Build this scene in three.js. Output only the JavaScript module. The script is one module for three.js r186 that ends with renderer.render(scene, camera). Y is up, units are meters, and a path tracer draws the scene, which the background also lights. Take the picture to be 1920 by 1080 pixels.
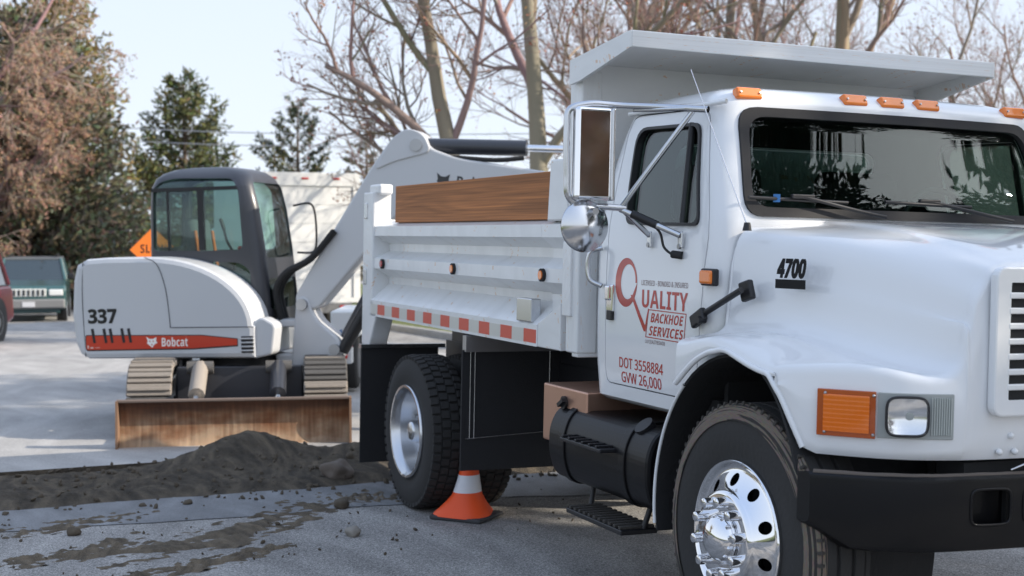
import * as THREE from 'three';
import { mergeGeometries, mergeVertices, toCreasedNormals } from 'three/addons/utils/BufferGeometryUtils.js';
import { RoundedBoxGeometry } from 'three/addons/geometries/RoundedBoxGeometry.js';
import { ImprovedNoise } from 'three/addons/math/ImprovedNoise.js';
import { Brush, Evaluator, SUBTRACTION, INTERSECTION } from 'three-bvh-csg';

// ---------- camera, sky, sun, exposure ----------
const scene = new THREE.Scene();
const camera = new THREE.PerspectiveCamera(2 * Math.atan(540 / 2550) * 180 / Math.PI, 16 / 9, 0.1, 900);
const CAM = new THREE.Vector3(4.66, 1.8, 4.15);
{
  const yaw = 23.3 * Math.PI / 180, pitch = Math.atan(105 / 2550);
  camera.position.copy(CAM);
  camera.lookAt(CAM.x - Math.cos(yaw) * Math.cos(pitch), CAM.y - Math.sin(pitch), CAM.z - Math.sin(yaw) * Math.cos(pitch));
  camera.focus = 6.4; camera.userData.fStop = 3.0;
}
const SUN = new THREE.Vector3(0.445, 0.45, -0.775).normalize();
{
  const W = 512, H = 256, d = new Float32Array(W * H * 4), v = new THREE.Vector3();
  for (let r = 0; r < H; r++) for (let c = 0; c < W; c++) {
    const e = ((r + 0.5) / H - 0.5) * Math.PI, a = ((c + 0.5) / W - 0.5) * 2 * Math.PI;
    v.set(Math.cos(a) * Math.cos(e), Math.sin(e), Math.sin(a) * Math.cos(e));
    const t = Math.pow(Math.max(0, v.y), 0.55), g = Math.exp(-7 * (1 - v.dot(SUN)));
    const h = [0.73, 0.785, 0.84], z = [0.38, 0.5, 0.74], o = (r * W + c) * 4;
    for (let k = 0; k < 3; k++) d[o + k] = (h[k] + (z[k] - h[k]) * t) + 1.5 * g * [1, 0.95, 0.88][k];
    d[o + 3] = 1;
  }
  const sky = new THREE.DataTexture(d, W, H, THREE.RGBAFormat, THREE.FloatType);
  sky.mapping = THREE.EquirectangularReflectionMapping; sky.magFilter = THREE.LinearFilter; sky.needsUpdate = true;
  scene.background = sky; scene.environment = sky;
}
const sun = new THREE.DirectionalLight(new THREE.Color(1, 0.9, 0.76), 4.6);
sun.position.copy(SUN).multiplyScalar(60); sun.castShadow = true; sun.shadow.mapSize.set(4096, 4096);
Object.assign(sun.shadow.camera, { left: -45, right: 45, top: 45, bottom: -45, near: 1, far: 160 });
sun.name = 'sun'; scene.add(sun, sun.target);
const renderer = new THREE.WebGLRenderer();
renderer.toneMapping = THREE.LinearToneMapping; renderer.toneMappingExposure = 1.38; renderer.shadowMap.enabled = true;

// ---------- helpers ----------
let seed = 7;
const rnd = () => { seed = (seed * 1664525 + 1013904223) >>> 0; return seed / 4294967296; };
const rr = (a, b) => a + (b - a) * rnd(), lerp = (a, b, t) => a + (b - a) * t, clamp = (x, a = 0, b = 1) => Math.min(b, Math.max(a, x));
const sstep = (a, b, x) => { const t = clamp((x - a) / (b - a)); return t * t * (3 - 2 * t); };
const V = (x, y, z) => new THREE.Vector3(x, y, z);
const PN = new ImprovedNoise(), noise = (x, y, z = 0) => PN.noise(x, y, z);
const fbm = (x, y, z = 0, o = 4) => { let s = 0, a = 0.5; for (let i = 0; i < o; i++) { s += a * noise(x, y, z + i * 7.3); x *= 2.03; y *= 2.03; z *= 2.03; a *= 0.5; } return s; };
const taken = {};
const uniq = (n) => { const k = taken[n] = (taken[n] ?? -1) + 1; return k ? n + '_' + String(k).padStart(3, '0') : n; };
function norm(g) {
  g = g.index ? g.toNonIndexed() : g;
  if (!g.attributes.normal) g.computeVertexNormals();
  if (!g.attributes.uv) g.setAttribute('uv', new THREE.BufferAttribute(new Float32Array(g.attributes.position.count * 2), 2));
  for (const k of Object.keys(g.attributes)) if (!['position', 'normal', 'uv', 'color'].includes(k)) g.deleteAttribute(k);
  g.groups = []; return g;
}
const join = (gs) => gs.length === 1 ? gs[0] : mergeGeometries(gs.map(norm));
function mesh(name, g, m, parent) {
  const o = new THREE.Mesh(Array.isArray(g) ? join(g) : g, m);
  o.name = parent ? name : uniq(name); o.castShadow = o.receiveShadow = true; (parent ?? scene).add(o); return o;
}
function thing(name, label, category, pos = [0, 0, 0], turn = 0, group) {
  const o = new THREE.Group(); o.name = uniq(name); o.position.set(...pos); o.rotation.y = turn;
  o.userData = { label, category }; if (group) o.userData.group = group; scene.add(o); return o;
}
const tag = (o, label, category, group, kind) => { Object.assign(o.userData, label && { label }, category && { category }, group && { group }, kind && { kind }); return o; };
const struct = (name, g, m) => tag(mesh(name, g, m), null, null, null, 'structure');
const mv = (g, x = 0, y = 0, z = 0, rx = 0, ry = 0, rz = 0) => { if (rz) g.rotateZ(rz); if (rx) g.rotateX(rx); if (ry) g.rotateY(ry); return g.translate(x, y, z); };
const box = (w, h, d, x = 0, y = 0, z = 0, r = 0) => (r ? new RoundedBoxGeometry(w, h, d, 2, Math.min(r, w / 2.01, h / 2.01, d / 2.01)) : new THREE.BoxGeometry(w, h, d)).translate(x, y, z);
const bx = (x0, x1, y0, y1, z0, z1, r = 0) => box(x1 - x0, y1 - y0, z1 - z0, (x0 + x1) / 2, (y0 + y1) / 2, (z0 + z1) / 2, r);
function shapeOf(p, holes = []) { const s = new THREE.Shape(p.map(([a, b]) => new THREE.Vector2(a, b))); s.holes = holes.map((h) => new THREE.Path(h.map(([a, b]) => new THREE.Vector2(a, b)))); return s; }
// polygon extruded along an axis: 'z' takes (x, y), 'x' takes (z, y), 'y' takes (x, z)
function prism(p, a, b, axis = 'z', bev = 0, holes = []) {
  const m = axis === 'x' ? ([u, v]) => [-u, v] : axis === 'y' ? ([u, v]) => [u, -v] : (q) => q;
  const g = new THREE.ExtrudeGeometry(shapeOf(p.map(m), holes.map((h) => h.map(m))), { depth: b - a - 2 * bev, bevelEnabled: bev > 0, bevelSize: bev, bevelThickness: bev, bevelOffset: -bev, bevelSegments: 2, curveSegments: 8 });
  g.translate(0, 0, a + bev);
  if (axis === 'x') g.rotateY(Math.PI / 2); if (axis === 'y') g.rotateX(-Math.PI / 2);
  return g;
}
// polygon with rounded corners
function rounded(p, r, n = 5) {
  const out = [];
  for (let i = 0; i < p.length; i++) {
    const P = new THREE.Vector2(...p[i]), A = new THREE.Vector2(...p[(i + p.length - 1) % p.length]).sub(P), B = new THREE.Vector2(...p[(i + 1) % p.length]).sub(P), q = Math.min(Array.isArray(r) ? r[i] : r, A.length() / 2, B.length() / 2);
    A.setLength(q); B.setLength(q);
    for (let k = 0; k <= n; k++) { const t = k / n; out.push([P.x + A.x * (1 - t) ** 2 + B.x * t * t, P.y + A.y * (1 - t) ** 2 + B.y * t * t]); }
  }
  return out;
}
const rect = (x0, x1, y0, y1) => [[x0, y0], [x1, y0], [x1, y1], [x0, y1]];
function bar(a, b, r, r2 = r, n = 10) {
  const A = V(...a), B = V(...b), d = B.clone().sub(A), g = new THREE.CylinderGeometry(r2, r, d.length(), n);
  g.applyQuaternion(new THREE.Quaternion().setFromUnitVectors(V(0, 1, 0), d.clone().normalize()));
  return g.translate((A.x + B.x) / 2, (A.y + B.y) / 2, (A.z + B.z) / 2);
}
const tube = (pts, r, seg = 24, n = 8, closed = false) => new THREE.TubeGeometry(new THREE.CatmullRomCurve3(pts.map((p) => V(...p)), closed, 'centripetal'), seg, r, n, closed);
const lathe = (p, n = 48) => new THREE.LatheGeometry(p.map(([r, h]) => new THREE.Vector2(r, h)), n);
const crease = (g, a = 0.6) => toCreasedNormals(g, a);
const ev = new Evaluator(); ev.attributes = ['position', 'normal', 'uv']; ev.useGroups = false;
function csg(a, op, b) { const A = new Brush(norm(a)), B = new Brush(norm(b)); A.updateMatrixWorld(); B.updateMatrixWorld(); return norm(ev.evaluate(A, B, op).geometry); }
const sub = (a, ...bs) => bs.reduce((x, b) => csg(x, SUBTRACTION, b), a), both = (a, b) => csg(a, INTERSECTION, b);
function loft(rings, caps = true) {
  const n = rings[0].length, pos = [], idx = [];
  for (const r of rings) for (const p of r) pos.push(...p);
  for (let j = 0; j + 1 < rings.length; j++) for (let i = 0; i < n; i++) { const a = j * n + i, b = j * n + (i + 1) % n, c = a + n, d = b + n; idx.push(a, b, d, a, d, c); }
  if (caps) for (const [j, f] of [[0, 1], [rings.length - 1, 0]]) {
    const c = pos.length / 3, m = rings[j].reduce((s, p) => [s[0] + p[0] / n, s[1] + p[1] / n, s[2] + p[2] / n], [0, 0, 0]); pos.push(...m);
    for (let i = 0; i < n; i++) { const a = j * n + i, b = j * n + (i + 1) % n; f ? idx.push(c, b, a) : idx.push(c, a, b); }
  }
  const g = new THREE.BufferGeometry(); g.setAttribute('position', new THREE.Float32BufferAttribute(pos, 3)); g.setIndex(idx); g.computeVertexNormals(); return g;
}
function grid(nu, nv, f, flip = false) {
  const pos = [], uv = [], idx = [];
  for (let j = 0; j <= nv; j++) for (let i = 0; i <= nu; i++) { const p = f(i / nu, j / nv, i, j); pos.push(p[0], p[1], p[2]); uv.push(p[3] ?? i / nu, p[4] ?? j / nv); }
  for (let j = 0; j < nv; j++) for (let i = 0; i < nu; i++) { const a = j * (nu + 1) + i, b = a + 1, c = a + nu + 1, d = c + 1; flip ? idx.push(a, c, d, a, d, b) : idx.push(a, b, d, a, d, c); }
  const g = new THREE.BufferGeometry(); g.setAttribute('position', new THREE.Float32BufferAttribute(pos, 3)); g.setAttribute('uv', new THREE.Float32BufferAttribute(uv, 2)); g.setIndex(idx); g.computeVertexNormals(); return g;
}
const mirrorZ = (g) => { g = norm(g.clone()); const p = g.attributes.position, n = g.attributes.normal, u = g.attributes.uv; for (let i = 0; i < p.count; i++) { p.setZ(i, -p.getZ(i)); n.setZ(i, -n.getZ(i)); } for (const a of [p, n, u]) for (let i = 0; i < a.count; i += 3) for (let k = 0; k < a.itemSize; k++) { const t = a.array[(i + 1) * a.itemSize + k]; a.array[(i + 1) * a.itemSize + k] = a.array[(i + 2) * a.itemSize + k]; a.array[(i + 2) * a.itemSize + k] = t; } return g; };
// textures
function tex(w, h, f, { srgb = true, repeat } = {}) {
  const d = new Uint8Array(w * h * 4);
  for (let y = 0; y < h; y++) for (let x = 0; x < w; x++) { const c = f(x / w, y / h), o = (y * w + x) * 4; for (let k = 0; k < 3; k++) d[o + k] = clamp(Array.isArray(c) ? c[k] : c) * 255; d[o + 3] = 255; }
  const t = new THREE.DataTexture(d, w, h); t.magFilter = THREE.LinearFilter; t.wrapS = t.wrapT = THREE.RepeatWrapping; if (srgb) t.colorSpace = THREE.SRGBColorSpace; if (repeat) t.repeat.set(...repeat); t.needsUpdate = true; return t;
}
// noise that tiles with period 1 in u and v
const tnoise = (u, v, f, o = 4) => { const a = u * 2 * Math.PI, b = v * 2 * Math.PI, R = f / (2 * Math.PI); return fbm(R * Math.cos(a) + 3.1 * R * Math.cos(b), R * Math.sin(a) + 3.1 * R * Math.sin(b) * 0.31, R * Math.sin(b) * 1.7, o); };
function canvasTex(w, h, draw) { const c = document.createElement('canvas'); c.width = w; c.height = h; const x = c.getContext('2d'); draw(x, w, h); const t = new THREE.CanvasTexture(c); t.colorSpace = THREE.SRGBColorSpace; return t; }
const lin = (r, g, b) => new THREE.Color().setRGB(r, g, b);
const std = (c, rough = 0.6, metal = 0, o = {}) => new THREE.MeshStandardMaterial({ color: c, roughness: rough, metalness: metal, ...o });
const phys = (c, o) => new THREE.MeshPhysicalMaterial({ color: c, ...o });
// a print on a thin sheet: (w x h metres) facing +z
const print = (w, h, ppm, draw, rough = 0.35) => ({ g: new THREE.PlaneGeometry(w, h), m: phys(0xffffff, { map: canvasTex(Math.round(w * ppm), Math.round(h * ppm), (x, W, H) => { x.scale(ppm, ppm); draw(x, w, h); }), transparent: true, roughness: rough, clearcoat: 0.4 }) });
const ground = (x, z) => 0.0168 * x + 0.02 + 0.022 * Math.min(0, z - 1.06);
const grime = tex(256, 256, (u, v) => { const n = 0.5 + tnoise(u, v, 5, 5) * 1.2; return 0.78 + 0.22 * clamp(n); }, { srgb: false });
const fineBump = tex(256, 256, () => rnd(), { srgb: false });
const M = {
  white: phys(lin(0.78, 0.79, 0.8), { roughness: 0.32, clearcoat: 1, clearcoatRoughness: 0.04 }),
  bodyWhite: phys(lin(0.78, 0.785, 0.78), { roughness: 0.42, clearcoat: 0.5, clearcoatRoughness: 0.15, map: tex(512, 512, (u, v) => { const n = tnoise(u, v, 7, 5), s = tnoise(v, u, 24, 3), r = n > 0.26 && s > 0.12 ? 0.7 : 1, k = 0.985 + 0.06 * tnoise(u, v, 3, 4); return [k * lerp(1, 0.9, 1 - r), k * r ** 0.5 * lerp(1, 0.95, 1 - r), k * r]; }) }),
  alu: std(lin(0.72, 0.73, 0.75), 0.32, 1), chrome: std(lin(0.86, 0.86, 0.87), 0.06, 1), steel: std(lin(0.45, 0.45, 0.46), 0.4, 1), satin: std(lin(0.62, 0.63, 0.65), 0.24, 1),
  black: std(lin(0.012, 0.012, 0.014), 0.45), gloss: phys(lin(0.005, 0.005, 0.006), { roughness: 0.42, specularIntensity: 0.45, clearcoat: 0.12, clearcoatRoughness: 0.08 }), rubber: std(lin(0.022, 0.022, 0.023), 0.85), seal: std(lin(0.02, 0.019, 0.02), 0.75),
  inner: std(lin(0.02, 0.02, 0.021), 0.9), seat: std(lin(0.12, 0.12, 0.13), 0.9), trim: std(lin(0.16, 0.16, 0.16), 0.8),
  amber: phys(lin(0.85, 0.2, 0.01), { roughness: 0.22, clearcoat: 0.8 }), amberIn: phys(lin(0.9, 0.3, 0.03), { roughness: 0.15, transmission: 0.25, thickness: 0 }), red: phys(lin(0.5, 0.02, 0.015), { roughness: 0.25, clearcoat: 0.7 }),
  glass: phys(lin(0.6, 0.69, 0.66), { roughness: 0.0, transmission: 1, thickness: 0, ior: 1.52 }),
  tint: phys(lin(0.74, 0.86, 0.83), { roughness: 0.0, transmission: 1, thickness: 0, ior: 1.52 }),
  lens: phys(lin(0.95, 0.95, 0.95), { roughness: 0.05, transmission: 0.9, thickness: 0 }),
  flap: std(lin(0.014, 0.014, 0.016), 0.75, 0, { bumpMap: fineBump, bumpScale: 0.002 }),
};
// ---------- ground ----------
const aggTex = (base, spread, warm, sd, speck = 0.22) => { seed = sd; return tex(1024, 1024, (u, v) => { const n = tnoise(u, v, 6, 5), s = (rnd() - 0.5) * speck + (rnd() > 0.985 ? 0.16 : 0) - (rnd() > 0.98 ? 0.14 : 0), k = base + spread * n + s * base * 1.6; return [k * (1 + warm), k, k * (1 - warm * 1.4)]; }); };
const aggBump = tex(512, 512, () => rnd() ** 0.7, { srgb: false });
const planeUV = (x0, x1, z0, z1, dy, nx, nz, s, f) => grid(nx, nz, (u, v) => { const x = lerp(x0, x1, u), z = lerp(z0, z1, v); return [x, ground(x, z) + dy + (f ? f(x, z) : 0), z, x / s, z / s]; }, true);
const asphalt = std(0xffffff, 0.88, 0, { map: aggTex(0.53, 0.17, 0.018, 11, 0.42), bumpMap: aggBump, bumpScale: 0.006 });
const concrete = std(0xffffff, 0.9, 0, { map: aggTex(0.62, 0.14, 0.014, 12, 0.12), bumpMap: aggBump, bumpScale: 0.002 });
const soil = std(0xffffff, 1, 0, { map: aggTex(0.3, 0.24, 0.11, 13, 0.5), bumpMap: aggBump, bumpScale: 0.02 });
const mud = std(0xffffff, 1, 0, { map: aggTex(0.38, 0.2, 0.11, 14, 0.4), bumpMap: aggBump, bumpScale: 0.012 });
struct('road', [planeUV(-400, 400, -400, 1.06, 0, 20, 10, 5), planeUV(-400, 400, 1.06, 400, 0, 20, 10, 5)], asphalt);
struct('driveway', [planeUV(-90, -6.42, -4.4, 1.06, 0.045, 30, 6, 5), planeUV(-90, -6.42, 1.06, 4.6, 0.045, 30, 6, 5)], concrete);
struct('driveway_edge', [grid(90, 1, (u, v) => { const z = lerp(-4.4, 4.6, u); return [-6.42, ground(-6.42, z) - 0.02 + v * 0.0645, z, z / 1.3, v * 0.05]; })], soil);
struct('verge', planeUV(-90, -6.5, 4.62, 9, 0.012, 40, 8, 3, (x, z) => 0.05 * fbm(x, z, 3)), mud);
struct('lawn', [planeUV(-60, 60, 9, 60, 0.14, 60, 30, 3, (x, z) => 0.05 * fbm(x * 2, z * 2, 3)), planeUV(-90, 60, -60, -6.4, 0.12, 60, 30, 3, (x, z) => 0.06 * fbm(x * 2, z * 2, 5))], std(0xffffff, 1, 0, { map: tex(512, 512, (u, v) => { const n = tnoise(u, v, 8, 5), s = rnd(); return [0.34 + 0.2 * n + 0.1 * s, 0.36 + 0.16 * n + 0.12 * s, 0.2 + 0.1 * n + 0.06 * s]; }), bumpMap: aggBump, bumpScale: 0.03 }));
{ const k = thing('kerb', 'long grey concrete kerb along the lawn edge across the street', 'kerb', [0, 0, 0]); for (let i = -22; i < 20; i++) { const x = i * 3; mesh('kerb_stone', grid(1, 3, (u, v) => { const X = x + 0.01 + u * 2.98; const P = [[-6.2, 0], [-6.2, 0.13], [-6.22, 0.145], [-6.4, 0.145]][Math.round(v * 3)]; return [X, ground(X, P[0]) + P[1], P[0], X, v]; }, true), concrete, k); } }
// freshly laid, smoother strip of asphalt by the trench
{
  const edge = (z) => -5.15 + 0.12 * fbm(z * 0.9, 1) * 2;
  struct('asphalt_patch', grid(60, 8, (u, v) => { const z = lerp(3.9, -2.4, u), x = lerp(edge(z) + 0.2, -3.95 + 0.3 * fbm(z * 0.7, 6) - 0.22 * z * 0.3, v); return [x, ground(x, z) + 0.005, z, x / 3, z / 3]; }), std(0xffffff, 0.62, 0, { map: aggTex(0.46, 0.16, -0.012, 15, 0.25), bumpMap: aggBump, bumpScale: 0.003 }));
  // loose earth in the trench, heaped against the blade
  const H = (x, z) => { const m = (cx, cz, rx, rz, h) => h * Math.exp(-(((x - cx) / rx) ** 2) - ((z - cz) / rz) ** 2); return m(-6.35, 1.75, 0.36, 0.36, 0.2) + m(-6.1, 2.15, 0.35, 0.4, 0.07) + m(-6.1, 1.25, 0.35, 0.4, 0.06) + m(-5.9, 0.1, 0.5, 0.6, 0.06) + m(-6.3, 0.85, 0.18, 0.2, 0.06) + 0.045 + 0.03 * fbm(x * 3, z * 3, 2) + 0.03 * fbm(x * 9, z * 9, 4); };
  const nx = 150, nz = 300, g = grid(nz, nx, (u, v) => {
    const z = lerp(4.3, -2.6, u), e0 = -6.72 + 0.06 * fbm(z * 2, 9) + 0.34 * sstep(2.1, 2.6, z), e1 = edge(z) + 0.22 + 0.14 * fbm(z * 3, 2) + 0.05 * fbm(z * 11, 3), x = lerp(e0, e1, v), f = sstep(0, 0.12, v) * sstep(0, 0.16, 1 - v) * sstep(0, 0.03, u);
    return [x, ground(x, z) - 0.006 + H(x, z) * f + (1 - f) * 0.004 + 0.045 * (x < -6.42 ? 1 : 0) * (1 - f), z, x / 1.3, z / 1.3];
  });
  tag(mesh('dirt_pile', g, soil), 'dark loose soil heaped in front of the rusty blade and spread along the trench', 'soil pile');
  // thin smears of mud tracked over the asphalt
  const smear = (pts, w, i) => { const c = new THREE.CatmullRomCurve3(pts.map(([x, z]) => V(x, 0, z))); return grid(130, 26, (u, v) => { const p = c.getPoint(u), t = c.getTangent(u), s = (v - 0.5) * 2, x = p.x - t.z * w * s, z = p.z + t.x * w * s, e = Math.sin(Math.PI * u) ** 0.4 * (1 - s * s), h = 0.024 * (e * 0.62 + 1.7 * fbm(u * 9, s * 2.2, i * 3.3) + 1.1 * fbm(x * 17, z * 17, i) - 0.55); return [x, ground(x, z) + 0.0055 + clamp(h, -0.012, 0.03), z, x, z]; }); };
  const S = [[[[-4.45, 1.5], [-4.15, 1.9], [-3.85, 2.15], [-3.4, 2.7], [-3.15, 3.4]], 0.3, 'broad brown mud smear curving from the mud flap across the asphalt'], [[[-3.15, 2.2], [-2.85, 2.7], [-2.6, 3.3]], 0.14, 'narrow mud smear beside the broad brown one'], [[[-3.75, 2.9], [-3.4, 3.4], [-3.2, 3.9]], 0.16, 'short mud smear off the end of the broad one'], [[[-4.6, 2.8], [-4.3, 3.2], [-4.15, 3.8]], 0.2, 'mud smear along the edge of the smooth asphalt strip'], [[[-4.3, 1.1], [-4.4, 1.35], [-4.5, 1.7]], 0.24, 'mud smear lying before the mud flap']];
  S.forEach(([p, w, l], i) => tag(mesh('mud_smear', smear(p, w, i), mud), l, 'mud', 'mud smears on the asphalt'));
  // stones and clods
  const stone = (r, i, d = 2) => { const q = new THREE.IcosahedronGeometry(r, d), p = q.attributes.position; for (let k = 0; k < p.count; k++) { const a = V(p.getX(k), p.getY(k), p.getZ(k)), s = 1 + 0.5 * noise(a.x / r * 1.2 + i * 5, a.y / r * 1.2, a.z / r * 1.2); p.setXYZ(k, a.x * s * 1.15, a.y * s * 0.75, a.z * s); } const m = mergeVertices((q.deleteAttribute('normal'), q.deleteAttribute('uv'), q)); m.computeVertexNormals(); return m; };
  const rock = mesh('rock', stone(0.12, 1, 3), std(lin(0.13, 0.105, 0.085), 0.9, 0, { bumpMap: fineBump, bumpScale: 0.004 })); rock.position.set(-5.2, ground(-5.2, 1.34) + 0.07, 1.34); tag(rock, 'rounded tan rock lying on the soil beside the mud flap', 'rock');
  const stones = [[-3.2, 1.81, 0.045, 'small pale stone alone on grey asphalt near the rear wheel'], [-4.1, 1.62, 0.05, 'brown earth clod on dark asphalt patch in front of the mud flap'], [-3.95, 3.35, 0.04, 'dark clod of earth at the end of a mud smear']];
  stones.forEach(([x, z, r, l], i) => { const o = mesh(i ? 'earth_clod' : 'stone', stone(r, i + 4), i ? soil : std(lin(0.25, 0.23, 0.2), 0.95)); o.position.set(x, ground(x, z) + r * 0.5, z); tag(o, l, i ? 'clod' : 'stone'); });
  const cg = stone(1, 3, 1), cl = new THREE.InstancedMesh(cg, soil, 520), mt = new THREE.Matrix4(); seed = 99;
  for (let k = 0; k < 520; k++) { const near = k < 380, z = rr(-1.5, 4.2), x = near ? rr(-6.4, -4.6) : rr(-4.9, -2.6), r = rr(0.005, near ? 0.022 : 0.011) * (rnd() > 0.93 ? 1.7 : 1), h = near && x < -5.05 ? H(x, z) * 0.9 : 0.004; mt.compose(V(x, ground(x, z) + h + r * 0.4, z), new THREE.Quaternion().setFromEuler(new THREE.Euler(rr(0, 6), rr(0, 6), rr(0, 6))), V(r, r * 0.8, r)); cl.setMatrixAt(k, mt); }
  cl.name = 'crumbs_of_earth'; cl.userData = { kind: 'stuff', label: 'small crumbs of dark earth scattered around the trench', category: 'earth' }; cl.castShadow = cl.receiveShadow = true; scene.add(cl);
}
// ---------- dump truck ----------
const truck = thing('dump_truck', 'white dump truck with red lettering on its door, parked in front of the excavator', 'truck', [0, -0.023, 0.031]);
truck.rotation.x = -0.022;
const tp = (n, g, m, p = truck) => mesh(n, g, m, p);
// cab as a stack of rounded rings
function cabRing(y, hw, xr, xf, o, bow = 0.05) {
  hw += o; xr -= o; xf += o; const p = [], r = 0.1, N = 6;
  const arc = (cx, cz, a0, q) => { for (let k = 0; k <= N; k++) { const a = a0 + (k / N) * Math.PI / 2; const z = cz + q * Math.sin(a), x = cx + q * Math.cos(a); p.push([x - (x > (xr + xf) / 2 ? bow * (z / hw) ** 2 : 0), y, z]); } };
  const q = Math.min(r, hw * 0.4);
  arc(xf - q, -hw + q, -Math.PI / 2, q);
  for (let k = 1; k < 10; k++) { const z = lerp(-hw + q, hw - q, k / 10); p.push([xf - bow * (z / hw) ** 2, y, z]); }
  arc(xf - q, hw - q, 0, q); for (let k = 1; k < 10; k++) p.push([lerp(xf - q, xr + q, k / 10), y, hw]);
  arc(xr + q, hw - q, Math.PI / 2, q); for (let k = 1; k < 4; k++) p.push([xr, y, lerp(hw - q, -hw + q, k / 4)]);
  arc(xr + q, -hw + q, Math.PI, q); for (let k = 1; k < 10; k++) p.push([lerp(xr + q, xf - q, k / 10), y, -hw]);
  return p.reverse();
}
const CABS = [[0.965, 0.99, -1.53, -0.34], [0.985, 1.015, -1.55, -0.33], [1.15, 1.03, -1.555, -0.32], [1.4, 1.035, -1.555, -0.32], [1.65, 1.032, -1.555, -0.32], [1.83, 1.022, -1.555, -0.33], [1.9, 1.012, -1.55, -0.345], [2.02, 0.995, -1.53, -0.39], [2.15, 0.972, -1.5, -0.435], [2.27, 0.95, -1.46, -0.48], [2.35, 0.935, -1.42, -0.505], [2.385, 0.925, -1.4, -0.505], [2.415, 0.905, -1.37, -0.52], [2.445, 0.86, -1.32, -0.56], [2.468, 0.78, -1.25, -0.63], [2.483, 0.62, -1.15, -0.73], [2.49, 0.35, -1.05, -0.85]];
const cabLoft = (o) => { const g = loft(CABS.map(([y, w, a, b]) => cabRing(y + (y > 2.4 ? o : 0) - (y < 1 ? o : 0), w, a, b, o))); return crease(g, 0.9); };
const doorPoly = (e) => rounded([[-1.385 - e, 1.055 - e], [-0.53 + e, 1.055 - e], [-0.5 + e, 1.3], [-0.455 + e, 1.8], [-0.475 + e, 1.9], [-0.625 + e, 2.355 + e], [-1.345 - e, 2.375 + e], [-1.39 - e, 1.85]], [0.05, 0.02, 0.05, 0.05, 0.05, 0.06, 0.1, 0.1]);
const winPoly = (e) => rounded([[-1.215 - e, 1.84 - e], [-0.53 + e, 1.83 - e], [-0.66 + e * 0.9, 2.295 + e], [-1.25 - e, 2.31 + e]], [0.07, 0.05, 0.06, 0.1]);
const wsPoly = (e) => rounded([[-0.86 - e, 1.905 - e], [0.86 + e, 1.905 - e], [0.8 + e, 2.335 + e], [-0.8 - e, 2.335 + e]], 0.09);
const rwPoly = (e) => rounded(rect(-0.62 - e, 0.62 + e, 1.86 - e, 2.26 + e), 0.09);
const hwAt = (y) => { let i = 0; while (i < CABS.length - 2 && y > CABS[i + 1][0]) i++; return lerp(CABS[i][1], CABS[i + 1][1], (y - CABS[i][0]) / (CABS[i + 1][0] - CABS[i][0])); };
const onDoor = (_, x, y, w, h) => { const g = new THREE.PlaneGeometry(w, h, 1, 60).translate(x, y, 0), p = g.attributes.position; for (let i = 0; i < p.count; i++) p.setZ(i, hwAt(p.getY(i)) + 0.0012); g.computeVertexNormals(); return g; };
const outer = cabLoft(0), innerL = cabLoft(-0.045), shell = sub(outer, innerL);
const doorCut = (e, s) => s > 0 ? prism(doorPoly(e), 0.7, 1.3) : prism(doorPoly(e), -1.3, -0.7), winCut = (e, s) => s > 0 ? prism(winPoly(e), 0.6, 1.4) : prism(winPoly(e), -1.4, -0.6);
const wsCut = (e) => prism(wsPoly(e), -0.72, 0.1, 'x'), rwCut = prism(rwPoly(0), -1.8, -1.2, 'x');
const archCut = mv(new THREE.CylinderGeometry(0.735, 0.735, 3, 40), -0.02, 0.6, 0, Math.PI / 2);
const cab = tp('cab', crease(sub(shell, doorCut(0.006, 1), doorCut(0.006, -1), wsCut(0), rwCut, archCut), 0.7), M.white);
const glassShell = sub(cabLoft(-0.016), cabLoft(-0.021)), sealShell = sub(cabLoft(0.012), cabLoft(-0.03));
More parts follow.
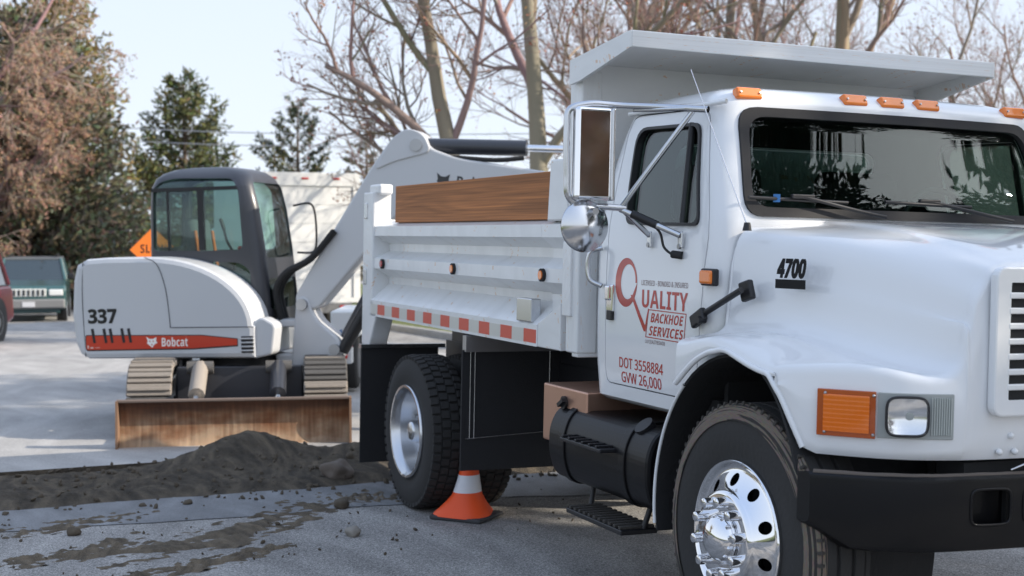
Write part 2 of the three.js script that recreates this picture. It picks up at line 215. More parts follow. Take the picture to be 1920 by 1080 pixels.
for (const s of [1, -1]) {
  const door = tp('door', crease(sub(both(shell, doorCut(0, s)), winCut(0, s)), 0.7), M.white);
  mesh('window_seal', sub(both(sealShell, winCut(0.003, s)), winCut(-0.011, s)), M.black, door);
  mesh('window_glass', both(glassShell, winCut(-0.01, s)), M.glass, door);
  mesh('window_divider', bar([-0.70, 1.835, s * 1.01], [-0.745, 2.3, s * 0.943], 0.016), M.black, door);
  const hz = s * 1.043;
  mesh('handle', [box(0.062, 0.135, 0.02, -1.325, 1.475, hz, 0.008), box(0.04, 0.075, 0.03, -1.325, 1.5, hz + s * 0.012, 0.01)], M.chrome, door);
  mesh('lock', box(0.055, 0.05, 0.02, -1.325, 1.39, hz, 0.006), M.black, door);
  if (s > 0) for (const [x, y] of [[-0.95, 1.77], [-0.665, 1.765]]) mesh('bracket_bolt', mv(new THREE.CylinderGeometry(0.012, 0.012, 0.012, 10), x, y - 0.03, 1.045, Math.PI / 2), M.steel, door);
  if (s > 0) {
    const RED = '#b3261e';
    const d1 = print(0.76, 0.42, 2000, (c) => {
      c.save(); c.scale(0.985, 0.72); const grd = c.createLinearGradient(0, 0, 0.1, 0.3); grd.addColorStop(0, '#a81f19'); grd.addColorStop(0.5, '#c85a4e'); grd.addColorStop(1, '#a81f19');
      c.fillStyle = grd; c.beginPath(); c.ellipse(0.115, 0.165, 0.112, 0.165, 0, 0, 7); c.ellipse(0.135, 0.16, 0.075, 0.118, 0.05, 0, 7, true); c.fill('evenodd');
      c.fillStyle = RED; c.beginPath(); c.moveTo(0.165, 0.245); c.lineTo(0.195, 0.25); c.lineTo(0.318, 0.44); c.lineTo(0.345, 0.325); c.lineTo(0.352, 0.327); c.lineTo(0.322, 0.478); c.lineTo(0.305, 0.478); c.closePath(); c.fill();
      const t = (s, x, y, px, w, f, col = RED, it = '') => { c.save(); c.translate(x, y); c.font = `${it} ${f} 100px sans-serif`; const m = c.measureText(s).width; c.scale(w / m, px / 73); c.fillStyle = col; c.fillText(s, 0, 0); c.restore(); };
      t('LICENSED - BONDED & INSURED', 0.27, 0.175, 0.034, 0.44, 'normal', '#6b3a3a');
      t('UALITY', 0.27, 0.32, 0.118, 0.44, 'bold');
      t('BACKHOE', 0.365, 0.412, 0.062, 0.305, 'bold', RED, 'italic'); t('SERVICES', 0.35, 0.498, 0.062, 0.32, 'bold', RED, 'italic');
      c.strokeStyle = RED; c.lineWidth = 0.006; c.beginPath(); c.moveTo(0.352, 0.332); c.lineTo(0.70, 0.336); c.lineTo(0.682, 0.517); c.lineTo(0.324, 0.512); c.closePath(); c.stroke();
      t('Lic# QUALITYBS944DB', 0.32, 0.552, 0.025, 0.19, 'normal', '#6b3a3a'); c.restore();
    });
    mesh('sign_lettering', onDoor(d1.g, -0.915, 1.465, 0.76, 0.42), d1.m, door);
    const d2 = print(0.5, 0.165, 2000, (c) => { c.scale(0.95, 0.67); for (const [s, y, x] of [['DOT 3558884', 0.09, 0.01], ['GVW 26,000', 0.195, 0.03]]) { c.save(); c.translate(x, y); c.font = 'normal 100px sans-serif'; const m = c.measureText(s).width; c.scale((x > 0.02 ? 0.42 : 0.46) / m, 0.075 / 73); c.fillStyle = RED; c.strokeStyle = RED; c.lineWidth = 3; c.fillText(s, 0, 0); c.strokeText(s, 0, 0); c.restore(); } });
    mesh('number_lettering', onDoor(d2.g, -1.005, 1.118, 0.5, 0.165), d2.m, door);
  }
}
const ws = tp('windshield', both(glassShell, wsCut(-0.01)), M.glass);
mesh('windshield_seal', sub(both(sealShell, wsCut(0.032)), wsCut(-0.01)), M.seal, ws);
mesh('sticker', mv(box(0.03, 0.035, 0.001), -0.35, 1.955, 0.745, 0, 0.9), std(0x3d78b4, 0.5), ws);
tp('rear_window', both(glassShell, prism(rwPoly(-0.008), -1.8, -1.2, 'x')), M.glass);
for (const z of [0.77, 0.21, 0, -0.21, -0.77]) {
  const l = tp('marker_light', mv(box(0.045, 0.055, 0.135, 0, 0, 0, 0.012), -0.535 - 0.05 * z * z, 2.425, z, 0, 0, 0.35), M.amber);
  for (const k of [0.05, -0.05]) mesh('screw', mv(new THREE.CylinderGeometry(0.005, 0.005, 0.05, 8), -0.53 - 0.05 * z * z, 2.425, z + k, 0, 0, Math.PI / 2 + 0.35), M.steel, l);
}
for (const s of [1, -1]) tp('rain_gutter', tube([[-0.53, 2.385, s * 0.9], [-0.62, 2.375, s * 0.945], [-0.9, 2.385, s * 0.948], [-1.36, 2.39, s * 0.94]], 0.012, 20, 6), M.white);
// wipers
for (const [z0, z1, k] of [[0.32, 0.62, 0.03], [-0.42, -0.08, 0.03]]) {
  const w = tp('wiper', tube([[-0.29, 1.885, z0 - 0.12], [-0.3, 1.905, z0], [-0.335, 1.965, z1]], 0.009, 12, 6), M.black);
  mesh('wiper_blade', [bar([-0.325 - 0.05 * (z1 + 0.26) ** 2, 1.955, z1 + 0.26], [-0.325 - 0.05 * (z1 - 0.24) ** 2, 1.945, z1 - 0.24], 0.008), box(0.02, 0.02, 0.12, -0.335, 1.965, z1, 0.006)], M.black, w);
}
// cab interior
M.cabSeat = std(lin(0.035, 0.034, 0.034), 0.9); M.lining = std(lin(0.022, 0.022, 0.024), 0.9);
tp('cab_lining', sub(cabLoft(-0.047), cabLoft(-0.056), winCut(0.004, 1), winCut(0.004, -1), wsCut(0.004), prism(rwPoly(0.004), -1.8, -1.2, 'x'), archCut), M.lining);
tp('dashboard', [bx(-0.62, -0.38, 1.5, 1.86, -0.93, 0.93, 0.05)], std(lin(0.05, 0.05, 0.052), 0.8));
for (const z of [0.42, -0.45]) { const s = tp('cab_seat', bx(-1.3, -0.85, 1.3, 1.5, z - 0.26, z + 0.26, 0.06), M.cabSeat); mesh('backrest', mv(box(0.14, 0.75, 0.5, 0, 0, 0, 0.06), -1.32, 1.78, z, 0, 0, 0.15), M.cabSeat, s); }
const wheelS = tp('steering_wheel', mv(new THREE.TorusGeometry(0.22, 0.016, 10, 40), -0.72, 1.82, -0.45, 0, Math.PI / 2, 0).rotateZ(0), M.black); mesh('column', bar([-0.72, 1.82, -0.45], [-0.5, 1.6, -0.45], 0.03), M.black, wheelS);
tp('cab_floor', bx(-1.5, -0.45, 1.0, 1.06, -0.95, 0.95), M.inner);
tp('firewall', bx(-0.44, -0.41, 0.95, 1.78, -0.93, 0.93), M.inner);
const flute = tex(256, 256, (u, v) => 0.5 + 0.5 * Math.sin(u * 2 * Math.PI * 14) * (v > 0.3 && v < 0.72 ? 1 : 0.4) + 0.3 * Math.sin(v * 30), { srgb: false }), flute2 = tex(256, 256, (u, v) => 0.5 + 0.25 * Math.sin(u * 2 * Math.PI * 60) + 0.25 * Math.sin(v * 2 * Math.PI * 60), { srgb: false });
// hood with fenders
const XF = (z) => { const t = [[0, 0.765], [0.3, 0.762], [0.5, 0.752], [0.65, 0.735], [0.8, 0.688], [0.925, 0.605], [1.05, 0.465], [1.1, 0.4], [1.14, 0.335], [1.175, 0.25], [1.3, -0.2]]; z = Math.abs(z); let i = 0; while (i < t.length - 2 && z > t[i + 1][0]) i++; const [a, b] = [t[i], t[i + 1]], q = (z - a[0]) / (b[0] - a[0]); const m = (k) => k <= 0 || k >= t.length - 1 ? 0 : (t[k + 1][1] - t[k - 1][1]) / (t[k + 1][0] - t[k - 1][0]); const h = b[0] - a[0], q2 = q * q, q3 = q2 * q; return (2 * q3 - 3 * q2 + 1) * a[1] + (q3 - 2 * q2 + q) * h * m(i) + (-2 * q3 + 3 * q2) * b[1] + (q3 - q2) * h * m(i + 1); };
const AY = [[-0.46, 1.13], [-0.337, 1.226], [-0.28, 1.261], [-0.196, 1.297], [-0.089, 1.317], [0.007, 1.313], [0.115, 1.297], [0.259, 1.237], [0.363, 1.152], [0.436, 1.073], [0.498, 0.992], [0.56, 0.9]];
const archY = (x) => { let i = 0; while (i < AY.length - 2 && x > AY[i + 1][0]) i++; return lerp(AY[i][1], AY[i + 1][1], (x - AY[i][0]) / (AY[i + 1][0] - AY[i][0])); };
{
  const NS = 56, NV = 46, NF = 14, R = 0.045;
  const section = (s) => { // control points (z, y) from the centre out
    const Tt = 1.868 - 0.05 * s - 0.105 * s ** 2.6, W = lerp(0.935, 0.6, s ** 1.15), F = s < 0.4 ? lerp(1.36, 1.395, sstep(0, 0.4, s)) : lerp(1.395, 1.315, sstep(0.4, 1, s)), o = lerp(1.165, 1.15, s);
    const c = [[0, Tt], [0.25, Tt], [lerp(0.47, 0.45, s), Tt - 0.004], [lerp(0.53, 0.5, s), Tt - 0.018], [lerp(0.75, 0.54, s), Tt - lerp(0.035, 0.035, s)], [W - 0.035, Tt - lerp(0.055, 0.075, s)], [W + 0.005, Tt - lerp(0.1, 0.14, s)], [W + 0.025, Tt - lerp(0.2, 0.24, s)], [W + 0.035, lerp(F + 0.16, F + 0.16, s)], [W + 0.05, F + lerp(0.055, 0.02, s)], [lerp(W + 0.09, W + 0.12, s), F + lerp(0.012, -0.035, s)], [lerp(1.08, 0.95, s), F - 0.004], [o - 0.05, F - 0.016], [o, F - 0.034], [o + 0.012, F - 0.052]];
    return new THREE.CatmullRomCurve3(c.map(([z, y]) => V(z, y, 0)), false, 'centripetal').getPoints(NS);
  };
  const rows = [];
  for (let j = 0; j <= NV; j++) {
    const s = j / NV, S = section(s), row = [];
    S.forEach((p, i) => { const z = p.x, xr = z > 1.0 ? lerp(-0.345, -0.44, sstep(1.0, 1.16, z)) : -0.345, x = lerp(xr, XF(z) - R, s); let y = p.y; if (i === NS) y = Math.min(y, 9); row.push([x, y, z]); });
    // the outer side runs down to the wheel arch
    const last = row[NS], n = 5, lo = Math.min(archY(last[0]), last[1] - 0.01); for (let k = 1; k <= n; k++) row.push([last[0], lerp(last[1], lo, k / n), last[2] + 0.004 * Math.sin(k / n * 3)]);
    rows.push(row);
  }
  const n = rows[0].length, end = rows[NV];
  const bot = (z) => lerp(0.965, 1.225, sstep(1.085, 1.175, z));
  for (let k = 1; k <= 6; k++) { const a = k / 6 * Math.PI / 2; rows.push(end.map(([x, y, z], i) => [x + R * Math.sin(a), i > NS ? y : y - R * (1 - Math.cos(a)), z - (i >= NS ? 0.0 : 0)])); }
  const e2 = rows[rows.length - 1];
  for (let k = 1; k <= NF; k++) rows.push(e2.map(([x, y, z], i) => { if (i > NS) return [x, y, z]; const yb = Math.min(bot(z), y - 0.001), t = k / NF, yy = lerp(y, yb, t); return [x + 0.012 * Math.sin(t * Math.PI) - (t > 0.93 ? 0.015 : 0), yy, z]; }));
  const half = grid(n - 1, rows.length - 1, (u, v, i, j) => [...rows[j][i]], true);
  const hood = tp('hood', [half, mirrorZ(half)], M.white);
  hood.material = M.white;
  for (const s of [1, -1]) {
    const e = rows.filter((_, j) => j <= NV && (j % 3 === 0 || j === NV)).map((r) => r[r.length - 1]).map(([x, y, z]) => [x, y, s * z]);
    const lr = rows[rows.length - 1]; for (let i = NS - 2; i > 0 && lr[i][2] > 1.06; i -= 2) e.push([lr[i][0], lr[i][1], s * lr[i][2]]);
    mesh('fender_lip', tube(e, 0.013, 90, 8), M.white, hood);
  }
  // hood seam groove edge and cowl
  mesh('hood_seam', tube([[-0.348, 1.36, 0.99], [-0.35, 1.5, 0.975], [-0.352, 1.68, 0.955], [-0.352, 1.76, 0.925], [-0.35, 1.8, 0.86], [-0.348, 1.83, 0.7]], 0.007, 30, 6), M.white, hood);
  const badge = print(0.17, 0.13, 1500, (c) => { c.fillStyle = '#0c0c0e'; c.save(); c.font = 'italic bold 100px sans-serif'; const m = c.measureText('4700').width; c.translate(0.012, 0.075); c.scale(0.145 / m, 0.075 / 73); c.lineWidth = 9; c.strokeStyle = '#0c0c0e'; c.fillText('4700', 0, 0); c.strokeText('4700', 0, 0); c.restore(); c.fillRect(0.005, 0.085, 0.158, 0.038); });
  badge.m.roughness = 0.8; badge.m.clearcoat = 0;
  mesh('model_badge', mv(badge.g, 0.04, 1.63, 0.934, 0, 0.26), badge.m, hood);
  const latch = mesh('hood_latch', [bar([-0.46, 1.43, 1.058], [-0.17, 1.56, 1.03], 0.014), mv(box(0.11, 0.06, 0.03, 0, 0, 0, 0.01), -0.46, 1.425, 1.06, 0, 0, 0.45), mv(box(0.07, 0.085, 0.03, 0, 0, 0, 0.01), -0.19, 1.555, 0.99, 0, 0.2, 0.3), bar([-0.42, 1.42, 1.05], [-0.42, 1.42, 1.09], 0.016)], M.black, hood);
  const sm = tp('side_marker', box(0.115, 0.075, 0.03, -0.40, 1.605, 1.045, 0.01), M.black); mesh('lens', box(0.1, 0.06, 0.03, -0.405, 1.605, 1.055, 0.012), M.amber, sm);
  // grille
  const gx = 0.782;
  const gr = tp('grille', [prism(rounded(rect(-0.56, 0.56, 1.13, 1.685), 0.05), gx - 0.02, gx + 0.018, 'x', 0.008, [rounded(rect(-0.5, 0.5, 1.185, 1.635), 0.015)])], M.white);
  mesh('grille_backing', bx(gx - 0.02, gx + 0.004, 1.17, 1.65, -0.51, 0.51), M.inner, gr);
  for (let k = 0; k < 7; k++) mesh('grille_bar', box(0.03, 0.024, 1.0, gx + 0.005, 1.24 + k * 0.0565, 0, 0.006), M.white, gr);
  for (const z of [-0.17, 0.17]) mesh('grille_upright', box(0.02, 0.45, 0.02, gx - 0.002, 1.41, z, 0.004), M.white, gr);
  for (const [z, y] of [[0.44, 1.055], [0.49, 0.995], [0.42, 0.995]]) for (const s of [1, -1]) mesh('rivet', mv(new THREE.SphereGeometry(0.013, 10, 8), XF(z) + 0.008, y, s * z), M.white, hood);
  // lamps follow the curve of the nose
  const strip = (za, zb, y0, y1, o0, o1, n = 12) => { const A = [], B = []; for (let k = 0; k <= n; k++) { const z = lerp(za, zb, k / n), dx = XF(z + 0.005) - XF(z - 0.005), nx = 0.01, l = Math.hypot(dx, nx); const N = [nx / l, -dx / l]; A.push([XF(z) + 0.008 + N[0] * o1, z + N[1] * o1]); B.unshift([XF(z) + 0.008 + N[0] * o0, z + N[1] * o0]); } return prism([...A, ...B], y0, y1, 'y', 0.003); };
  for (const s of [1, -1]) {
    const fl = s > 0 ? (g) => g : mirrorZ;
    const hl = tp('headlight', fl(strip(0.69, 0.93, 1.045, 1.213, -0.03, 0.008)), std(lin(0.34, 0.36, 0.35), 0.35));
    const zc = 0.853, nz = 0.45, N = [Math.cos(0.45), Math.sin(0.45)], at = (u, v, d) => [XF(zc) + 0.01 + N[0] * d - N[1] * u * 0.078, 1.13 + v * 0.073, s * (zc + N[1] * d + N[0] * u * 0.078)], sq = (u, v) => [u * Math.sqrt(1 - v * v * 0.22), v * Math.sqrt(1 - u * u * 0.22)];
    mesh('beam_frame', fl(strip(0.774, 0.925, 1.052, 1.208, -0.01, 0.004)), std(lin(0.3, 0.31, 0.3), 0.35), hl);
    mesh('beam_rim', tube([...Array(32)].map((_, k) => { const a = k / 32 * 2 * Math.PI, q = (t) => Math.sign(t) * Math.abs(t) ** 0.45; return at(0.97 * q(Math.cos(a)), 0.97 * q(Math.sin(a)), 0.03); }), 0.0055, 80, 6, true), M.black, hl);
    mesh('sealed_beam', grid(24, 24, (a, b) => { const [u, v] = sq(a * 2 - 1, b * 2 - 1); return at(u * 0.93, v * 0.93, 0.006 + 0.016 * (u * u + v * v)); }), M.reflector ??= std(lin(0.85, 0.85, 0.87), 0.14, 1), hl);
    mesh('lens', grid(28, 28, (a, b) => { const [u, v] = sq(a * 2 - 1, b * 2 - 1); return at(u * 0.96, v * 0.96, 0.034 + 0.014 * (1 - u * u) * (1 - v * v)); }), M.beamLens ??= phys(lin(0.97, 0.98, 0.98), { roughness: 0.02, transmission: 0.96, thickness: 0, bumpMap: flute, bumpScale: 0.0025 }), hl);
    for (let k = 0; k < 9; k++) mesh('lens_rib', fl(strip(0.70 + k * 0.0085, 0.703 + k * 0.0085, 1.06, 1.2, 0, 0.014, 2)), std(lin(0.5, 0.53, 0.5), 0.25), hl);
    const ts = tp('turn_signal', fl(strip(0.935, 1.075, 1.04, 1.215, -0.02, 0.016)), M.amberFrame ??= phys(lin(0.42, 0.075, 0.006), { roughness: 0.25, clearcoat: 0.8 }));
    mesh('amber_lens', fl(strip(0.95, 1.06, 1.058, 1.197, 0.012, 0.023)), M.amberLens ??= phys(lin(0.78, 0.16, 0.006), { roughness: 0.12, clearcoat: 1, bumpMap: flute2, bumpScale: 0.0012 }), ts);
    for (const [z, y] of [[0.945, 1.055], [0.945, 1.2], [1.062, 1.055], [1.062, 1.2]]) mesh('screw', mv(new THREE.SphereGeometry(0.0065, 8, 6), XF(z) + 0.026, y, s * (z + 0.008)), M.steel, ts);
  }
}
// bumper
{
  const BX = (z) => 0.815 - 0.03 * (z / 0.6) ** 2 - (Math.abs(z) > 0.7 ? 0.9 * (Math.abs(z) - 0.7) ** 2 : 0);
  const N = 40, prof = [[-0.07, 0.905], [-0.01, 0.915], [0.006, 0.905], [0.008, 0.89], [0.008, 0.66], [0.0, 0.642], [-0.02, 0.635], [-0.07, 0.635]];
  const holeZ = [[0.47, 0.64], [0.22, 0.41]];
  let g = loft([...Array(N + 1)].map((_, k) => { const z = lerp(-1.16, 1.16, k / N), t = sstep(1.0, 1.16, Math.abs(z)); return prof.map(([dx, y]) => [BX(z) + dx, y < 0.7 ? lerp(y, y + 0.09, t * t) : y, z]); }), true);
  g = crease(g, 0.5);
  for (const s of [1, -1]) for (const [a, b] of holeZ) g = sub(g, prism(rounded(rect(Math.min(s * a, s * b), Math.max(s * a, s * b), 0.735, 0.865), 0.03), 0.76, 0.9, 'x'));
  const bp = tp('bumper', g, M.gloss);
  for (const s of [1, -1]) for (const [a, b] of holeZ) mesh('hole_rim', tube(rounded(rect(s * a, s * b, 0.735, 0.865), 0.03, 3).map(([z, y]) => [BX(z) + 0.008, y, z]), 0.006, 60, 6, true), M.gloss, bp);
  mesh('tow_hook', [tube([[0.7, 0.8, 0.34], [0.8, 0.83, 0.34], [0.84, 0.8, 0.34], [0.81, 0.77, 0.34]], 0.016, 20, 8)], M.steel, bp);
  mesh('wire', tube([[0.78, 0.93, 0.45], [0.8, 0.96, 0.36], [0.8, 0.95, 0.3], [0.83, 0.86, 0.25], [0.86, 0.74, 0.16]], 0.004, 30, 6), M.satin, bp);
  mesh('caked_mud', tube([...Array(22)].map((_, k) => { const z = lerp(1.14, 0.3, k / 21); return [BX(z) - 0.02, 0.912 + 0.006 * fbm(z * 9, 2), z]; }), 0.012, 60, 5), std(lin(0.12, 0.1, 0.085), 1), bp);
  tp('bumper_bracket', [bx(-0.2, 0.75, 0.66, 0.86, 0.36, 0.44), bx(-0.2, 0.75, 0.66, 0.86, -0.44, -0.36), bx(0.55, 0.7, 0.62, 0.95, -0.6, 0.6), bx(-0.4, 0.6, 0.75, 1.15, -0.5, 0.5)], M.inner);
}
// wheels
const tyreTex = tex(512, 128, (u, v) => { const d = clamp(0.5 + 1.6 * tnoise(u, v, 9, 5)); return 0.55 + 0.45 * d; }, { srgb: false });
M.tyre = std(lin(0.03, 0.029, 0.028), 0.88, 0, { bumpMap: fineBump, bumpScale: 0.0015 });
M.tyreDust = std(lin(0.085, 0.077, 0.068), 0.95, 0, { bumpMap: fineBump, bumpScale: 0.003 });
const mudMap = tex(256, 256, (u, v) => { const n = clamp(0.5 + 2.2 * tnoise(u, v, 6, 5)); const c = n > 0.4 ? [0.43, 0.39, 0.35] : [0.2, 0.19, 0.18]; return c.map((k) => k * (0.85 + 0.3 * rnd())); });
function tyre(R, w, lug) {
  const b = 0.288, h = w / 2, p = [[b, -h * 0.78], [b + 0.02, -h * 0.9], [lerp(b, R, 0.5), -h * 1.02], [R - 0.06, -h * 0.97], [R - 0.022, -h * 0.88], [R - 0.006, -h * 0.8], [R, -h * 0.6]];
  const groove = lug ? [] : [0.36, 0.12]; const q = [...p];
  const ys = lug ? [] : [-0.36, -0.12, 0.12, 0.36];
  for (const y of ys) q.push([R, y * w - 0.01], [R - 0.014, y * w - 0.006], [R - 0.014, y * w + 0.006], [R, y * w + 0.01]);
  for (const [r, y] of [...p].reverse()) q.push([r, -y]);
  return crease(mv(lathe(q, 96), 0, 0, 0, Math.PI / 2), 0.7);
}
function lugs(R, w) { // blocks of the driving tread
  const out = [], n = 52;
  for (let k = 0; k < n; k++) for (let r = 0; r < 4; r++) {
    const a = (k + (r % 2) * 0.5 + (r > 1 ? 0.25 : 0)) / n * 2 * Math.PI, zc = (r - 1.5) * w * 0.225, edge = r === 0 || r === 3, g = box(0.045, edge ? 0.03 : 0.022, w * 0.2, 0, 0, 0, 0.004);
    g.rotateX(edge ? (r ? 0.2 : -0.2) : 0); g.translate(0, R + (edge ? -0.004 : 0.002), zc); g.rotateZ(-a); out.push(g);
  }
  return join(out);
}
// front wheel, outer face at z = +
function frontWheel(z0, s) {
  const w = tp('front_wheel', new THREE.BufferGeometry().copy(s > 0 ? fwRim : mirrorZ(fwRim)), M.chrome); w.position.set(0, 0.565, z0);
  const fl = (g) => s > 0 ? g : mirrorZ(g);
  mesh('tyre', fl(tyre(0.54, 0.28, false).translate(0, 0, -0.135)), M.tyre, w);
  mesh('tread_dust', fl(crease(mv(lathe([[0.47, 0.1405], [0.5, 0.139], [0.522, 0.1275], [0.537, 0.116], [0.5435, 0.09], [0.5425, 0.085], [0.534, 0.112], [0.518, 0.123], [0.497, 0.136], [0.47, 0.137]], 120), 0, 0, -0.133, Math.PI / 2), 0.7)), std(0xffffff, 0.95, 0, { map: mudMap }), w);
  mesh('tread_notch', fl(join([...Array(72)].map((_, k) => mv(box(0.012, 0.02, 0.035), 0, 0.534, -0.03, -0.4).rotateZ(k / 72 * 2 * Math.PI)))), M.tyreDust, w);
  mesh('hub_cap', fl(mv(lathe([[0.0, 0.075], [0.03, 0.073], [0.06, 0.066], [0.082, 0.05], [0.094, 0.03], [0.097, 0.0]], 48), 0, 0, 0.058, Math.PI / 2)), M.chrome, w);
  mesh('cap_rim', fl(mv(new THREE.TorusGeometry(0.098, 0.005, 8, 48), 0, 0, 0.07)), M.chrome, w);
  for (let k = 0; k < 10; k++) { const a = (k + 0.3) / 10 * 2 * Math.PI; mesh('lug_nut', fl(mv(lathe([[0, 0.054], [0.017, 0.053], [0.0205, 0.048], [0.0225, 0.0]], 16), Math.cos(a) * 0.149, Math.sin(a) * 0.149, 0.064, Math.PI / 2)), M.chrome, w); }
  mesh('wheel_back', fl(mv(lathe([[0, -0.1], [0.28, -0.1]], 40), 0, 0, -0.02, Math.PI / 2)), M.inner, w);
}
let fwRim = lathe([[0.1, 0.06], [0.175, 0.07], [0.186, 0.066], [0.193, 0.05], [0.2, 0.03], [0.262, -0.008], [0.276, -0.014], [0.288, -0.008], [0.294, 0.006], [0.308, 0.012], [0.314, 0.006], [0.314, -0.01], [0.3, -0.03], [0.27, -0.03], [0.19, 0.01], [0.1, 0.03], [0.1, 0.06]].reverse(), 96);
fwRim = crease(mv(fwRim, 0, 0, 0, Math.PI / 2), 0.9);
for (let k = 0; k < 10; k++) { const a = (k + 0.55) / 10 * 2 * Math.PI; fwRim = sub(fwRim, mv(new THREE.CylinderGeometry(0.026, 0.026, 0.3, 20), Math.cos(a) * 0.232, Math.sin(a) * 0.232, 0, Math.PI / 2)); }
frontWheel(1.135, 1); frontWheel(-1.135, -1);
function rearWheel(z0, s, outerFace) {
  const fl = (g) => s > 0 ? g : mirrorZ(g);
  const rim = crease(mv(lathe([[0.0, -0.15], [0.12, -0.15], [0.2, -0.165], [0.235, -0.16], [0.25, -0.12], [0.262, -0.05], [0.27, -0.012], [0.286, 0.0], [0.292, 0.01], [0.308, 0.012], [0.313, 0.004], [0.313, -0.012], [0.29, -0.03]], 80), 0, 0, 0, Math.PI / 2), 0.9);
  const w = tp('rear_wheel', fl(rim), M.satin); w.position.set(-3.93, 0.466, z0);
  mesh('tyre', fl(tyre(0.498, 0.265, true).translate(0, 0, -0.13)), M.tyre, w);
  mesh('tread_block', fl(lugs(0.5, 0.27).translate(0, 0, -0.13)), M.tyre, w).userData.kind = 'stuff';
  if (outerFace) { mesh('hub', fl(mv(lathe([[0, 0.13], [0.05, 0.128], [0.07, 0.115], [0.075, 0.03], [0.1, 0.02], [0.105, 0]], 32), 0, 0, -0.15, Math.PI / 2)), M.satin, w); for (let k = 0; k < 10; k++) { const a = k / 10 * 2 * Math.PI; mesh('lug_nut', fl(mv(new THREE.CylinderGeometry(0.016, 0.018, 0.05, 10), Math.cos(a) * 0.143, Math.sin(a) * 0.143, -0.13, Math.PI / 2)), M.satin, w); } }
}
for (const s of [1, -1]) { rearWheel(s * 1.2, s, true); rearWheel(s * 0.87, s, false); }
// wheel house liner of the front fender
for (const s of [1, -1]) {
  const arc = [], arc2 = []; for (let k = 0; k <= 30; k++) { const a = lerp(-0.25, 3.35, k / 30); const rx = a > Math.PI / 2 ? 0.63 : 0.46, q = 0.69 * Math.sin(a) * (a > Math.PI / 2 ? 1 : 1); arc.push([-0.03 + rx * Math.cos(a), 0.6 + q]); arc2.unshift([-0.03 + (rx + 0.012) * Math.cos(a), 0.6 + q + 0.012]); }
  const l = tp('fender_liner', s > 0 ? prism([...arc, ...arc2], 0.5, 1.135) : prism([...arc, ...arc2], -1.135, -0.5), std(lin(0.016, 0.016, 0.017), 0.85, 0, { bumpMap: mudMap, bumpScale: 0.006 }));
  const e = []; for (let k = 0; k <= 12; k++) { const a = lerp(2.25, 3.3, k / 12); e.push([-0.03 - 0.64 * Math.abs(Math.cos(a)), 0.6 + 0.69 * Math.sin(a), s * 1.14]); }
  mesh('liner_edge', tube(e, 0.008, 24, 6), M.white, l);
  mesh('inner_panel', s > 0 ? bx(-0.55, 0.45, 0.6, 1.2, 0.5, 0.52) : bx(-0.55, 0.45, 0.6, 1.2, -0.52, -0.5), M.inner, l);
}
// chassis
const ch = tp('chassis', [bx(-5.2, 0.6, 0.76, 0.98, 0.38, 0.45), bx(-5.2, 0.6, 0.76, 0.98, -0.45, -0.38), bx(-5.1, -1.7, 0.98, 1.1, 0.36, 0.44), bx(-5.1, -1.7, 0.98, 1.1, -0.44, -0.36), bx(-2.6, -2.4, 0.7, 0.95, -0.4, 0.4), bx(-4.9, -4.75, 0.75, 0.95, -0.4, 0.4), bx(-1.6, -0.5, 0.6, 0.98, -0.35, 0.35)], M.black);
mesh('rear_axle', [bar([-3.93, 0.466, -0.7], [-3.93, 0.466, 0.7], 0.09), mv(new THREE.SphereGeometry(0.2, 20, 14), -3.93, 0.47, 0)], M.black, ch);
mesh('front_axle', [bar([0, 0.5, -0.95], [0, 0.5, 0.95], 0.07)], M.black, ch);
mesh('leaf_spring', [bx(-4.6, -3.3, 0.6, 0.7, 0.38, 0.46, 0.02), bx(-4.6, -3.3, 0.6, 0.7, -0.46, -0.38, 0.02)], M.black, ch);
mesh('drive_shaft', bar([-3.8, 0.55, 0], [-1.2, 0.72, 0], 0.06), M.black, ch);
mesh('hoist', [bar([-3.3, 0.85, 0], [-2.2, 1.1, 0], 0.1)], M.black, ch);
// dump bed
const bedProf = [[0.9, 1.88], [0.93, 1.885], [1.06, 1.842], [1.06, 1.772], [0.94, 1.715], [0.94, 1.66], [1.06, 1.603], [1.06, 1.528], [0.94, 1.465], [0.94, 1.415], [1.075, 1.29], [1.075, 1.17], [0.88, 1.17]];
const sideA = prism(bedProf, -5.17, -2.13, 'x', 0.004), capF = prism([[0.9, 1.88], [0.93, 1.885], [1.06, 1.842], [1.06, 1.772], [0.985, 1.712], [0.985, 1.66], [1.06, 1.603], [1.06, 1.528], [0.985, 1.462], [0.985, 1.2], [0.88, 1.17]], -2.13, -1.84, 'x', 0.004);
const bed = tp('dump_bed', [sideA, mirrorZ(sideA), capF, mirrorZ(capF), bx(-5.2, -1.66, 1.17, 1.24, -0.89, 0.89), bx(-1.72, -1.65, 1.15, 2.668, -1.06, 1.06, 0.008), bx(-5.36, -5.3, 1.15, 1.9, -0.95, 0.95)], M.bodyWhite);
M.beam = std(lin(0.75, 0.74, 0.7), 0.35, 0.25);
